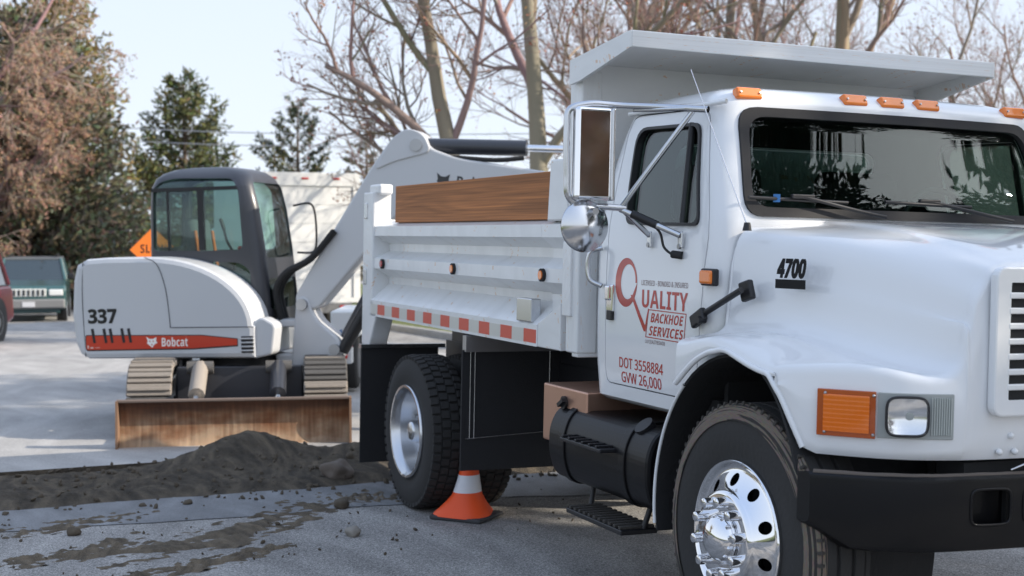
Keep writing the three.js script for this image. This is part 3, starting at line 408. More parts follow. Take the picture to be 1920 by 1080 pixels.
for (const s of [1, -1]) {
  const fl = (g) => s > 0 ? g : mirrorZ(g);
  mesh('rear_post', fl(join([prism([[-5.39, 0.94], [-5.2, 0.94], [-5.02, 1.2], [-5.15, 1.3], [-5.15, 2.1], [-5.39, 2.1]], 0.93, 1.075, 'z', 0.012), bx(-5.33, -5.08, 2.08, 2.16, 0.94, 1.05, 0.02)])), M.bodyWhite, bed);
  for (const y of [1.46, 1.96]) mesh('post_slot', fl(bx(-5.35, -5.28, y - 0.06, y + 0.06, 1.07, 1.085, 0.008)), M.satin, bed);
  mesh('rib_nose', fl(join([prism([[-2.13, 1.17], [-1.84, 1.17], [-1.84, 1.42], [-2.13, 1.3]], 0.95, 1.07, 'z', 0.006)])), M.bodyWhite, bed);
  mesh('corner_post', fl(bx(-1.78, -1.642, 1.17, 2.63, 0.95, 1.07, 0.012)), M.bodyWhite, bed);
  mesh('post_plate', fl(bx(-1.8, -1.7, 1.36, 1.75, 1.06, 1.085, 0.006)), M.bodyWhite, bed);
  mesh('board_pocket', fl(prism([[-2.06, 1.86], [-1.8, 1.86], [-1.83, 2.19], [-2.03, 2.19]], 0.94, 1.06, 'z', 0.01)), M.bodyWhite, bed);
  mesh('tread_step', fl(bx(-2.4, -2.2, 1.3, 1.43, 1.02, 1.082, 0.006)), M.satin, bed);
  mesh('frame_gusset', fl(bx(-3.3, -3.2, 1.0, 1.19, 0.6, 1.05)), M.inner, bed);
  [-4.92, -3.46, -2.09].forEach((x, i) => { const l = mesh('clearance_light', fl(mv(new THREE.CylinderGeometry(0.036, 0.036, 0.02, 20), x, 1.565, 1.068, Math.PI / 2)), M.rubber, bed); });
  [-4.92, -3.46, -2.09].forEach((x, i) => mesh('clearance_lens', fl(mv(new THREE.CylinderGeometry(0.024, 0.027, 0.02, 18), x, 1.565, 1.074, Math.PI / 2)), i ? M.amber : M.red, bed));
  for (let k = 0; k < 18; k++) mesh('reflective_tape', fl(bx(-5.16 + k * 0.168, -5.16 + (k + 1) * 0.168 - 0.002, 1.188, 1.262, 1.0745, 1.0765)), k % 2 ? M.tapeRed ??= std(lin(0.62, 0.09, 0.05), 0.4) : M.tapeWhite ??= std(lin(0.62, 0.62, 0.58), 0.35, 0.3), bed);
}
// cab protector over the cab
const can = tp('cab_protector', [prism([[-1.72, 2.655], [-1.06, 2.73], [-1.06, 2.748], [-1.72, 2.675]], -1.09, 1.09), bx(-1.075, -1.055, 2.675, 2.755, -1.1, 1.1, 0.006), prism([[-1.72, 2.56], [-1.6, 2.57], [-1.06, 2.675], [-1.06, 2.755], [-1.72, 2.685]], 1.085, 1.105), prism([[-1.72, 2.56], [-1.6, 2.57], [-1.06, 2.675], [-1.06, 2.755], [-1.72, 2.685]], -1.105, -1.085)], M.bodyWhite);
// side boards
const woodTex = (sd) => tex(1024, 128, (u, v) => { const g = fbm(u * 3 + sd, v * 26, sd, 4), r = noise(u * 1.3 + sd, v * 7 + 3 * noise(u * 2, v * 2, sd), 2); const k = 0.86 + 0.35 * g + 0.18 * r, dash = (Math.floor(v * 36) + Math.floor(u * 150)) % 2 && v > 0.62 ? 0.87 : 1; return [0.78 * k * dash, 0.51 * k * dash, 0.305 * k * dash]; });
M.wood = std(0xffffff, 0.75, 0, { map: woodTex(3), bumpMap: fineBump, bumpScale: 0.001 });
for (const s of [1, -1]) {
  const g = box(2.86, 0.265, 0.04, -3.40, 2.003, s * 0.985, 0.004), u = g.attributes.uv, p = g.attributes.position; for (let i = 0; i < u.count; i++) u.setXY(i, (p.getX(i) + 5) / 3, (p.getY(i) - 1.86) / 0.26);
  mesh('side_board', g, M.wood, bed);
}
// flaps, tank, battery box
for (const s of [1, -1]) {
  const fl = (g) => s > 0 ? g : mirrorZ(g);
  tp('mud_flap', fl(bx(-5.12, -5.1, 0.07, 0.93, 0.55, 1.16)), M.flap); tp('flap_hanger', fl(join([bx(-5.14, -5.08, 0.93, 0.96, 0.5, 1.17)])), M.satin);
  const f = tp('front_flap', fl(bx(-3.17, -3.15, 0.32, 1.07, 0.44, 1.11)), M.flap); mesh('flap_bar', fl(bx(-3.18, -3.12, 1.06, 1.16, 0.44, 1.1)), M.steel, f);
  mesh('flap_wire', fl(join([bar([-3.14, 1.06, 1.06], [-3.14, 0.52, 1.06], 0.003), bar([-3.14, 1.06, 1.03], [-3.14, 0.52, 1.03], 0.003), bar([-3.14, 1.06, 0.52], [-3.14, 0.6, 0.52], 0.003), bar([-3.14, 0.52, 1.09], [-3.14, 0.55, 0.5], 0.003)])), M.satin, f);
}
tp('battery_box', bx(-2.08, -1.55, 0.67, 0.98, 0.55, 1.05, 0.012), std(lin(0.55, 0.33, 0.24), 0.38, 0.75, { roughnessMap: grime }));
tp('battery_latch', [mv(new THREE.CylinderGeometry(0.035, 0.035, 0.03, 14), -1.8, 0.9, 1.05, Math.PI / 2), mv(box(0.07, 0.02, 0.03), -1.8, 0.9, 1.07, 0, 0, 0.5)], M.black);
{
  const prof = rounded([[0.6, 0.5], [1.07, 0.5], [1.12, 0.62], [1.12, 0.78], [1.06, 0.885], [0.6, 0.885]], [0.1, 0.16, 0.1, 0.1, 0.16, 0.1], 6);
  const tank = tp('fuel_tank', prism(prof, -1.86, -0.78, 'x', 0.02), M.gloss);
  const ring = rounded([[0.59, 0.49], [1.075, 0.49], [1.13, 0.62], [1.13, 0.78], [1.065, 0.896], [0.59, 0.896]], [0.1, 0.16, 0.1, 0.1, 0.16, 0.1], 6);
  for (const x of [-1.68, -1.02]) mesh('tank_strap', prism(ring, x - 0.03, x + 0.03, 'x', 0.004), M.gloss, tank);
  mesh('tank_step', [bx(-1.55, -1.1, 0.74, 0.76, 1.05, 1.2, 0.006), ...[...Array(6)].map((_, k) => bx(-1.53 + k * 0.075, -1.51 + k * 0.075, 0.76, 0.772, 1.08, 1.2, 0.003))], M.black, tank);
  mesh('tank_cap', mv(new THREE.CylinderGeometry(0.05, 0.05, 0.06, 18), -0.95, 0.87, 1.03, 0.7), M.black, tank);
  const st = tp('entry_step', [bx(-1.6, -1.0, 0.36, 0.385, 0.93, 1.13, 0.006), bar([-1.58, 0.37, 1.0], [-1.62, 0.55, 0.95], 0.014), bar([-1.02, 0.37, 1.0], [-1.0, 0.55, 0.95], 0.014)], M.black);
  mesh('step_grip', [...Array(11)].map((_, k) => bx(-1.58 + k * 0.054, -1.555 + k * 0.054, 0.385, 0.4, 0.94, 1.125, 0.003)), M.tyreDust, st);
}
// mirrors
{
  const A = M.satin;
  const br = tp('mirror_bracket', [tube([[-0.56, 2.345, 0.975], [-0.7, 2.36, 1.06], [-0.84, 2.37, 1.25], [-0.87, 2.37, 1.42], [-0.88, 2.34, 1.505], [-0.88, 2.25, 1.515], [-0.88, 2.05, 1.51], [-0.88, 1.95, 1.5], [-0.88, 1.915, 1.45], [-0.87, 1.91, 1.33], [-0.86, 1.905, 1.22]], 0.015, 90, 10), bar([-0.6, 2.355, 0.98], [-0.84, 2.352, 1.2], 0.011), bar([-0.64, 2.35, 1.0], [-0.87, 1.905, 1.24], 0.013), bar([-0.87, 1.9, 1.24], [-0.66, 1.785, 1.045], 0.014), bar([-0.87, 1.9, 1.23], [-0.945, 1.785, 1.045], 0.013)], A);
  for (const [x, y] of [[-0.66, 1.765], [-0.945, 1.765]]) mesh('bracket_foot', box(0.035, 0.075, 0.012, x, y, 1.042, 0.005), A, br);
  mesh('grip_sleeve', bar([-0.83, 1.88, 1.2], [-0.74, 1.83, 1.12], 0.02), M.black, br);
  mesh('mirror_cable', tube([[-0.86, 1.9, 1.22], [-0.8, 1.86, 1.16], [-0.75, 1.8, 1.1], [-0.74, 1.73, 1.08], [-0.7, 1.7, 1.06], [-0.655, 1.695, 1.045]], 0.006, 30, 6), M.black, br);
  mesh('cable_plug', bar([-0.7, 1.7, 1.06], [-0.655, 1.695, 1.035], 0.018), M.rubber, br);
  const mr = tp('wing_mirror', box(0.06, 0.42, 0.185, -0.85, 2.145, 1.4, 0.02), M.chrome); mesh('mirror_edge', bx(-0.9, -0.81, 1.935, 2.352, 1.3, 1.318, 0.006), A, mr); mesh('mirror_glass', bx(-0.884, -0.878, 1.95, 2.34, 1.315, 1.485), M.chrome, mr);
  const cv = tp('convex_mirror', mv(lathe([[0, 0.04], [0.05, 0.036], [0.09, 0.02], [0.113, 0.008], [0.12, 0.0], [0.112, -0.01]], 40), -0.87, 1.82, 1.42, 0, 0, -Math.PI / 2), std(lin(0.66, 0.67, 0.69), 0.16, 1)); mesh('mirror_clamp', mv(new THREE.CylinderGeometry(0.016, 0.016, 0.04, 12), -0.82, 1.885, 1.4, 0, 0, Math.PI / 2), M.steel, cv);
  tp('grab_handle', tube([[-1.43, 1.72, 1.04], [-1.46, 1.7, 1.09], [-1.47, 1.62, 1.1], [-1.46, 1.56, 1.09], [-1.42, 1.53, 1.045]], 0.013, 30, 8), A);
  const an = tp('antenna', bar([-0.24, 1.83, 0.965], [-0.66, 2.53, 1.01], 0.0035, 0.002, 6), A); mesh('antenna_base', mv(new THREE.CylinderGeometry(0.013, 0.02, 0.035, 12), -0.24, 1.825, 0.965), M.black, an);
  // mirror bracket of the far side
  tp('mirror_bracket', tube([[-0.56, 2.345, -0.975], [-0.84, 2.37, -1.25], [-0.88, 2.34, -1.505], [-0.88, 2.05, -1.51], [-0.88, 1.915, -1.45], [-0.86, 1.905, -1.05]], 0.015, 60, 8), A); tp('wing_mirror', box(0.06, 0.42, 0.185, -0.85, 2.145, -1.4, 0.02), M.chrome);
}
// ---------- excavator ----------
const EX = [-8.81, ground(-8.81, 1.26) + 0.047, 1.26];
const exc = thing('mini_excavator', 'white and black compact excavator with a rusty blade, standing behind the dump truck', 'excavator', EX);
M.exWhite = phys(lin(0.55, 0.56, 0.575), { roughness: 0.38, clearcoat: 0.5, clearcoatRoughness: 0.15 });
M.exDark = phys(lin(0.03, 0.032, 0.04), { roughness: 0.4, clearcoat: 0.4, clearcoatRoughness: 0.2 });
M.dust = std(lin(0.33, 0.29, 0.25), 0.95, 0, { bumpMap: fineBump, bumpScale: 0.004 }); M.dustDark = std(lin(0.12, 0.115, 0.11), 0.9, 0, { bumpMap: fineBump, bumpScale: 0.004 });
{
  const PSI = Math.atan2(-0.252, 0.967), PHI = 55.1 * Math.PI / 180;
  const up = (n, g, m) => { const o = mesh(n, g, m, exc); o.rotation.y = PSI; return o; };
  const hp = (n, g, m) => { const o = mesh(n, g, m, exc); o.rotation.order = 'YXZ'; o.rotation.set(0, PHI, 0.028); return o; };
  // tracks
  for (const s of [1, -1]) {
    const zc = s * 0.79, L = 0.9, R = 0.31, fr = up('track_frame', [bx(-0.85, 0.85, 0.2, 0.44, zc - 0.1, zc + 0.1, 0.03), ...[-0.9, 0.9].map((x) => mv(new THREE.CylinderGeometry(0.25, 0.25, 0.2, 28), x, 0.33, zc, Math.PI / 2)), ...[-0.5, -0.17, 0.17, 0.5].map((x) => mv(new THREE.CylinderGeometry(0.1, 0.1, 0.24, 18), x, 0.14, zc, Math.PI / 2))], M.exDark);
    const N = 46, per = 4 * L + 2 * Math.PI * R, pad = box(per / N * 0.94, 0.05, 0.4, 0, 0, 0, 0.012), grouser = box(0.03, 0.03, 0.38, 0, 0.035, 0, 0.008);
    const track = up('track', mv(crease(loft([-0.17, 0.17].map((z) => [...Array(60)].map((_, k) => { const q = stad(k / 60 * per, L, R - 0.035); return [q[0], q[1] + 0.34, z]; })), false), 0.5), 0, 0, zc), M.rubber);
    for (let k = 0; k < N; k++) { const q = stad(k / N * per, L, R), p = mesh('track_pad', join([pad.clone(), grouser.clone()]), (k + (s > 0 ? 0 : 2)) % 5 < (s > 0 ? 4 : 2) ? M.dust : M.dustDark, track); p.position.set(q[0], q[1] + 0.34, zc); p.rotation.z = q[2]; }
  }
  function stad(t, L, R) { const a = 2 * L, b = Math.PI * R; t = ((t % (2 * a + 2 * b)) + 2 * a + 2 * b) % (2 * a + 2 * b); if (t < a) return [-L + t, R, 0]; t -= a; if (t < b) { const q = Math.PI / 2 - t / R; return [L + R * Math.cos(q), R * Math.sin(q), q - Math.PI / 2]; } t -= b; if (t < a) return [L - t, -R, Math.PI]; t -= a; const q = -Math.PI / 2 - t / R; return [-L + R * Math.cos(q), R * Math.sin(q), q - Math.PI / 2]; }
  up('car_body', [bx(-0.6, 0.75, 0.28, 0.56, -0.6, 0.6, 0.03), bx(0.7, 0.78, 0.2, 0.62, -0.58, 0.58, 0.01)], M.exDark);
  up('swing_ring', mv(new THREE.CylinderGeometry(0.42, 0.45, 0.14, 40), 0, 0.6, 0), M.black);
  for (const z of [0.36, -0.36]) { const r = up('blade_ram', bar([0.85, 0.62, z], [1.35, 0.42, z], 0.075), z > 0 ? M.dust : M.exDark); mesh('ram_rod', bar([1.3, 0.44, z], [1.66, 0.3, z], 0.035), M.chrome, r); mesh('ram_pin', bar([0.86, 0.62, z - 0.12], [0.86, 0.62, z + 0.12], 0.06), M.dustDark, r); }
  up('blade_arm', [bx(0.4, 1.66, 0.16, 0.3, 0.5, 0.62, 0.01), bx(0.4, 1.66, 0.16, 0.3, -0.62, -0.5, 0.01)], M.exDark);
  // blade: rolled plate
  const curve = [[1.80, 0.0], [1.72, 0.03], [1.685, 0.1], [1.675, 0.2], [1.69, 0.3], [1.725, 0.38], [1.77, 0.42]];
  const cv = new THREE.CatmullRomCurve3(curve.map(([x, y]) => V(x, y, 0))), front = cv.getPoints(26).map((p) => [p.x, p.y]), back = [...front].reverse().map(([x, y]) => [x - 0.03, y + 0.004]);
  seed = 31; const rustT = tex(1024, 256, (u, v) => {
    const st = fbm(u * 60, v * 1.5, 1, 3), n = fbm(u * 7, v * 4, 5, 5), d = fbm(u * 3, v * 3, 9, 4), rust = [0.47, 0.30, 0.19], dark = [0.29, 0.19, 0.14], dust = [0.63, 0.53, 0.43], gray = [0.38, 0.32, 0.28];
    const q = clamp(0.95 - (v - 0.3) * 1.7 + n * 1.3 + st * 0.3), k = clamp(sstep(0.62, 0.85, v + n * 0.25 + d * 0.2)), t = sstep(0.93, 0.99, v);
    return [0, 1, 2].map((i) => (lerp(lerp(lerp(rust[i], dust[i], q), dark[i], k * 0.8), gray[i], t)) * (0.93 + 0.14 * rnd()) * (1 + st * 0.25));
  });
  const bl = up('blade', grid(60, 26, (u, v, i, j) => { const p = cv.getPoint(v); return [p.x, p.y, lerp(0.99, -0.99, u), u, v]; }), std(0xffffff, 0.8, 0, { map: rustT, bumpMap: rustT, bumpScale: 0.006 }));
  mesh('blade_back', prism([...front, ...back].map(([x, y]) => [x - 0.004, y]), -0.985, 0.985), std(lin(0.2, 0.12, 0.07), 0.9), bl);
  mesh('blade_top_edge', bx(1.74, 1.79, 0.415, 0.44, -0.99, 0.99, 0.008), std(lin(0.16, 0.12, 0.1), 0.85), bl);
  for (const z of [0.995, -0.995]) mesh('end_plate', prism([[1.62, 0.0], [1.83, 0.0], [1.8, 0.43], [1.66, 0.43]], z - 0.01, z + 0.01), std(lin(0.22, 0.13, 0.08), 0.85), bl);
  // upper structure: x forward, z towards the right-hand side
  const dome = [[-1.24, 0.7], [0.47, 0.69], [0.47, 0.99]], arc = []; for (let k = 0; k <= 16; k++) { const a = lerp(0.03, Math.PI / 2, k / 16); arc.push([-0.62 + 1.07 * Math.cos(a), 0.985 + 0.675 * Math.sin(a)]); }
  const side = [...dome, ...arc, [-1.0, 1.665], [-1.22, 1.655], [-1.33, 1.6], [-1.37, 1.45], [-1.395, 1.12], [-1.37, 0.85], [-1.32, 0.74]];
  const house = hp('house', [prism(side, 0.32, 0.79, 'z', 0.05), prism(rounded([[-1.38, 0.72], [-0.78, 0.72], [-0.78, 1.6], [-1.36, 1.6]], 0.1), -0.8, 0.36, 'z', 0.05), bx(-0.85, 0.5, 0.7, 0.98, -0.78, 0.36, 0.03)], M.exWhite);
  mesh('panel_seam', [tube([[-0.62, 1.66, 0.782], [-0.5, 1.6, 0.7925], [-0.42, 1.4, 0.7925], [-0.385, 1.15, 0.7925], [-0.375, 0.99, 0.7925]], 0.004, 40, 5), bar([-0.375, 0.99, 0.792], [0.46, 0.985, 0.792], 0.004), tube([[-1.255, 1.63, 0.785], [-1.27, 1.3, 0.792], [-1.26, 0.72, 0.786]], 0.004, 20, 5), bar([-1.26, 1.6, 0.785], [-0.62, 1.6, 0.785], 0.003)], M.exDark, house).userData.kind = 'stuff';
  const st = print(1.56, 0.17, 1100, (c) => {
    c.fillStyle = '#2a1512'; c.beginPath(); c.moveTo(0.02, 0.0); c.lineTo(1.2, 0.012); c.lineTo(1.555, 0.05); c.lineTo(1.555, 0.125); c.lineTo(1.1, 0.15); c.lineTo(0.02, 0.155); c.quadraticCurveTo(0, 0.15, 0, 0.12); c.lineTo(0, 0.03); c.quadraticCurveTo(0, 0, 0.02, 0); c.fill();
    c.fillStyle = '#c5381d'; c.beginPath(); c.moveTo(0.022, 0.008); c.lineTo(1.2, 0.02); c.lineTo(1.548, 0.057); c.lineTo(1.548, 0.112); c.lineTo(1.1, 0.138); c.lineTo(0.022, 0.143); c.quadraticCurveTo(0.008, 0.14, 0.008, 0.12); c.lineTo(0.008, 0.03); c.quadraticCurveTo(0.008, 0.01, 0.022, 0.008); c.fill();
    c.save(); c.translate(0.78, 0.118); c.font = 'bold 100px sans-serif'; const m = c.measureText('Bobcat').width; c.scale(0.275 / m, 0.082 / 73); c.fillStyle = '#f2eee8'; c.fillText('Bobcat', 0, 0); c.restore();
    c.fillStyle = '#f2eee8'; c.beginPath(); for (const [x, y] of [[0.63, 0.025], [0.665, 0.045], [0.7, 0.045], [0.735, 0.028], [0.73, 0.07], [0.745, 0.08], [0.71, 0.1], [0.69, 0.13], [0.665, 0.11], [0.635, 0.085], [0.645, 0.068]]) c.lineTo(x, y); c.fill();
    c.fillStyle = '#c5381d'; for (const [x, y] of [[0.665, 0.068], [0.7, 0.068]]) { c.beginPath(); c.ellipse(x, y, 0.008, 0.005, 0.3, 0, 7); c.fill(); } c.fillRect(0.68, 0.095, 0.012, 0.012);
    c.fillStyle = '#d8c9c0'; for (const [x, y, w, h] of [[0.02, 0.1, 0.012, 0.03], [0.05, 0.118, 0.03, 0.012], [0.1, 0.12, 0.05, 0.004]]) c.fillRect(x, y, w, h);
  });
  mesh('stripe_print', mv(st.g, -0.475, 0.845, 0.7925), st.m, house);
  const nm = print(0.34, 0.16, 900, (c) => { c.fillStyle = '#101014'; c.save(); c.translate(0.01, 0.142); c.font = 'bold 100px sans-serif'; const m = c.measureText('337').width; c.scale(0.3 / m, 0.132 / 73); c.lineWidth = 5; c.strokeStyle = '#101014'; c.fillText('337', 0, 0); c.strokeText('337', 0, 0); c.restore(); });
  mesh('number_print', mv(nm.g, -1.06, 1.105, 0.7922), nm.m, house);
  for (const x of [-1.17, -1.05, -0.985, -0.865, -0.795]) mesh('vent_slot', mv(box(0.03, 0.14, 0.012, 0, 0, 0, 0.006), x, 0.92, 0.79, 0, 0, 0.16), M.black, house);
  const vg = mesh('side_vent', bx(0.33, 0.45, 0.74, 0.9, 0.75, 0.796, 0.01), M.black, house);
  for (let k = 0; k < 4; k++) mesh('vent_slat', bx(0.325, 0.455, 0.76 + k * 0.037, 0.772 + k * 0.037, 0.78, 0.802, 0.003), M.exWhite, house);
  // cab
  const cr = (y, x0, x1, z0, z1, o, r = 0.13) => rounded([[x0 - o, z0 - o], [x1 + o, z0 - o], [x1 + o, z1 + o], [x0 - o, z1 + o]], r, 6).map(([x, z]) => [x, y, z]).reverse();
  const CY = [[1.0, -0.8, 0.44], [1.3, -0.8, 0.43], [1.7, -0.8, 0.4], [2.1, -0.79, 0.35], [2.32, -0.775, 0.3], [2.42, -0.75, 0.25], [2.475, -0.7, 0.19], [2.51, -0.6, 0.08], [2.525, -0.45, -0.05]];
  const cl = (o) => crease(loft(CY.map(([y, a, b], i) => { const t = Math.max(0, (y - 2.3) / 0.225); return cr(y + (y > 2.4 ? o : 0) - (i ? 0 : o), a, b, -0.55 + 0.22 * t * t, 0.36 - 0.22 * t * t, o); })), 0.8);
  const CO = cl(0), shellC = sub(CO, cl(-0.04)), gl = sub(cl(-0.012), cl(-0.018));
  const swP = rounded([[-0.735, 1.715], [0.2, 1.70], [0.17, 2.28], [0.1, 2.4], [-0.55, 2.42], [-0.72, 2.36]], [0.06, 0.08, 0.05, 0.12, 0.2, 0.1]), lwP = rounded([[-0.15, 1.6], [0.17, 1.58], [0.27, 1.5], [0.27, 1.2], [0.2, 1.18], [0.02, 1.38]], 0.06);
  const fwP = rounded(rect(-0.46, 0.27, 1.62, 2.36), 0.07), ffP = rounded(rect(-0.46, 0.27, 1.12, 1.42), 0.06), rP = rounded(rect(-0.42, 0.24, 1.75, 2.3), 0.06);
  const cuts = [prism(swP, -0.9, 0.9), prism(lwP, 0.2, 0.6), prism(fwP, 0.1, 0.6, 'x'), prism(ffP, 0.3, 0.6, 'x'), prism(rP, -1, -0.6, 'x')];
  const excab = hp('excavator_cab', crease(sub(shellC, ...cuts), 0.6), M.exDark);
  for (const [n, g] of [['side_glass', prism(swP, 0.2, 0.9)], ['door_glass', prism(swP, -0.9, -0.3)], ['quarter_glass', cuts[1]], ['front_glass', cuts[2]], ['lower_front_glass', cuts[3]], ['rear_glass', cuts[4]]]) mesh(n, both(gl, g), M.tint, excab);
  mesh('window_rail', [bx(-0.74, 0.2, 2.29, 2.325, 0.31, 0.352), bx(-0.26, -0.2, 1.71, 2.31, 0.312, 0.35), bx(-0.585, -0.56, 1.71, 2.31, 0.314, 0.348)], M.black, excab);
  mesh('operator_seat', [bx(-0.5, -0.05, 1.3, 1.45, -0.35, 0.12, 0.05), mv(box(0.13, 0.62, 0.44, 0, 0, 0, 0.06), -0.45, 1.72, -0.1, 0, 0, 0.12)], M.seat, excab);
  mesh('seat_trim', [mv(box(0.02, 0.5, 0.05, 0, 0, 0, 0.008), -0.375, 1.66, 0.1, 0, 0, 0.12), mv(box(0.02, 0.5, 0.05, 0, 0, 0, 0.008), -0.375, 1.66, -0.3, 0, 0, 0.12)], std(lin(0.6, 0.13, 0.03), 0.8), excab);
  mesh('control_lever', [tube([[0.0, 1.5, 0.15], [0.02, 1.65, 0.15], [-0.05, 1.8, 0.16], [-0.08, 1.93, 0.16]], 0.014, 16, 8), mv(box(0.03, 0.12, 0.04, 0, 0, 0, 0.01), -0.09, 1.96, 0.16, 0, 0, 0.3)], M.black, excab);
  mesh('console', [bx(-0.05, 0.3, 1.0, 1.5, 0.02, 0.3, 0.05), bx(0.05, 0.35, 1.45, 1.6, -0.45, 0.25, 0.05)], M.trim, excab);
  mesh('emergency_knob', mv(new THREE.SphereGeometry(0.025, 12, 8), 0.12, 1.72, 0.24), M.red, excab);
  mesh('mirror_arm', tube([[0.4, 2.14, -0.5], [0.56, 2.16, -0.54], [0.6, 2.12, -0.55], [0.61, 1.7, -0.55], [0.58, 1.66, -0.54], [0.43, 1.66, -0.5]], 0.011, 40, 8), M.black, excab);
  // swing post, boom, arm
  const post = hp('swing_post', [prism(rounded([[0.6, 0.55], [0.66, 1.08], [0.68, 1.24], [0.80, 1.24], [0.86, 1.02], [1.12, 0.8], [1.13, 0.66], [0.95, 0.58]], [0.03, 0.05, 0.06, 0.06, 0.1, 0.07, 0.06, 0.1]), -0.03, 0.24, 'z', 0.02), bx(0.44, 0.68, 0.94, 1.02, -0.02, 0.22, 0.02), bx(0.44, 0.68, 0.6, 0.68, -0.02, 0.22, 0.02), prism(rounded([[0.4, 0.68], [0.62, 0.72], [0.66, 1.0], [0.52, 1.08], [0.4, 1.0]], 0.05), 0.55, 0.75, 'z', 0.02)], M.exWhite);
  for (const [x, y] of [[0.74, 1.16], [1.06, 0.72]]) mesh('pivot_pin', mv(new THREE.CylinderGeometry(0.055, 0.055, 0.34, 20), x, y, 0.105, Math.PI / 2), M.steel, post);
  const bm = rounded([[0.68, 1.1], [0.66, 1.24], [0.96, 1.7], [1.5, 2.5], [1.68, 2.72], [1.84, 2.8], [1.99, 2.75], [2.06, 2.62], [2.3, 2.52], [3.35, 2.32], [3.4, 2.16], [2.3, 2.3], [1.95, 2.24], [1.42, 1.68], [0.9, 1.12]], [0.05, 0.05, 0.2, 0.15, 0.12, 0.1, 0.08, 0.06, 0.2, 0.06, 0.06, 0.3, 0.25, 0.2, 0.06], 6);
  const boom = hp('boom', prism(bm, -0.02, 0.23, 'z', 0.02), M.exWhite);
  mesh('boom_plate', prism(rounded([[1.5, 2.42], [1.68, 2.72], [1.84, 2.82], [2.0, 2.76], [2.08, 2.58], [1.7, 2.5]], 0.08), -0.035, 0.245, 'z', 0.01), M.exWhite, boom);
  mesh('boom_pin', mv(new THREE.CylinderGeometry(0.06, 0.06, 0.31, 20), 1.93, 2.65, 0.105, Math.PI / 2), M.steel, boom);
  const bp = print(0.62, 0.16, 700, (c) => { c.fillStyle = '#14161c'; c.beginPath(); for (const [x, y] of [[0.0, 0.02], [0.045, 0.05], [0.085, 0.05], [0.13, 0.022], [0.12, 0.08], [0.14, 0.1], [0.09, 0.12], [0.065, 0.155], [0.04, 0.12], [0.005, 0.1], [0.015, 0.08]]) c.lineTo(x, y); c.fill(); c.save(); c.translate(0.19, 0.14); c.font = 'bold 100px sans-serif'; const m = c.measureText('Bobcat').width; c.scale(0.4 / m, 0.11 / 73); c.fillText('Bobcat', 0, 0); c.restore(); });
  const bq = mesh('boom_print', mv(bp.g, 2.42, 2.28, 0.2325, 0, 0, -0.14), bp.m, boom);
  const ac = mesh('arm_cylinder', bar([1.93, 2.65, 0.105], [2.97, 2.585, 0.105], 0.075, 0.075, 20), M.exDark, boom); mesh('arm_rod', bar([2.95, 2.586, 0.105], [3.5, 2.55, 0.105], 0.034, 0.034, 14), M.chrome, boom);
  mesh('hydraulic_hose', tube([[2.1, 2.54, 0.2], [2.3, 2.52, 0.2], [2.7, 2.48, 0.2], [2.95, 2.49, 0.18]], 0.022, 30, 8), M.rubber, boom);
  mesh('lift_cylinder', bar([1.06, 0.72, 0.02], [1.55, 1.55, 0.02], 0.075, 0.075, 18), M.exDark, boom); mesh('lift_cylinder_guard', bar([1.12, 0.7, 0.2], [1.62, 1.5, 0.2], 0.06, 0.06, 18), M.black, boom); mesh('lift_rod', bar([1.5, 1.47, 0.1], [1.85, 2.1, 0.1], 0.04, 0.04, 14), M.chrome, boom);
  const hs = (k) => tube([[0.5, 1.02, 0.1 + k], [0.48, 1.3, 0.16 + k], [0.6, 1.47, 0.2 + k], [0.85, 1.6, 0.26 + k * 0.3], [1.1, 1.86, 0.26 + k * 0.3]], 0.028, 40, 8); for (const k of [-0.05, 0.03, 0.1]) mesh('hydraulic_hose', hs(k), M.rubber, boom);
  const arm = hp('dipper_arm', prism(rounded([[3.25, 2.2], [3.42, 2.62], [3.56, 2.62], [3.62, 2.3], [4.15, 0.9], [4.05, 0.82]], [0.05, 0.06, 0.06, 0.1, 0.05, 0.05]), 0.01, 0.2, 'z', 0.015), M.exWhite);
  const bk = hp('bucket', prism(rounded([[3.95, 0.95], [4.2, 0.9], [4.25, 0.5], [4.0, 0.2], [3.65, 0.25], [3.6, 0.35], [3.95, 0.4]], 0.06), -0.25, 0.46, 'z', 0.01), std(lin(0.1, 0.085, 0.07), 0.8));
  for (let k = 0; k < 4; k++) mesh('bucket_tooth', mv(new THREE.ConeGeometry(0.04, 0.16, 4), 3.56, 0.29, -0.2 + k * 0.2, 0, 0, 1.4), M.steel, bk);
}
// ---------- vehicles and street things behind ----------
function roadWheel(R, w, parent, x, y, z, s, rimM) { const t = mesh('wheel', mv(lathe([[R * 0.6, -w / 2], [R * 0.9, -w / 2], [R, -w * 0.36], [R, w * 0.36], [R * 0.9, w / 2], [R * 0.6, w / 2]], 36), 0, 0, 0, Math.PI / 2), M.tyre, parent); t.position.set(x, y, z); mesh('rim', mv(lathe([[0, 0.02], [R * 0.2, 0.03], [R * 0.5, 0.0], [R * 0.6, 0.03], [R * 0.63, 0.0]], 24), 0, 0, s * w * 0.42, s * Math.PI / 2), rimM, t); mesh('rim_back', mv(lathe([[0, 0], [R * 0.62, 0]], 24), 0, 0, 0, Math.PI / 2), M.inner, t); return t; }
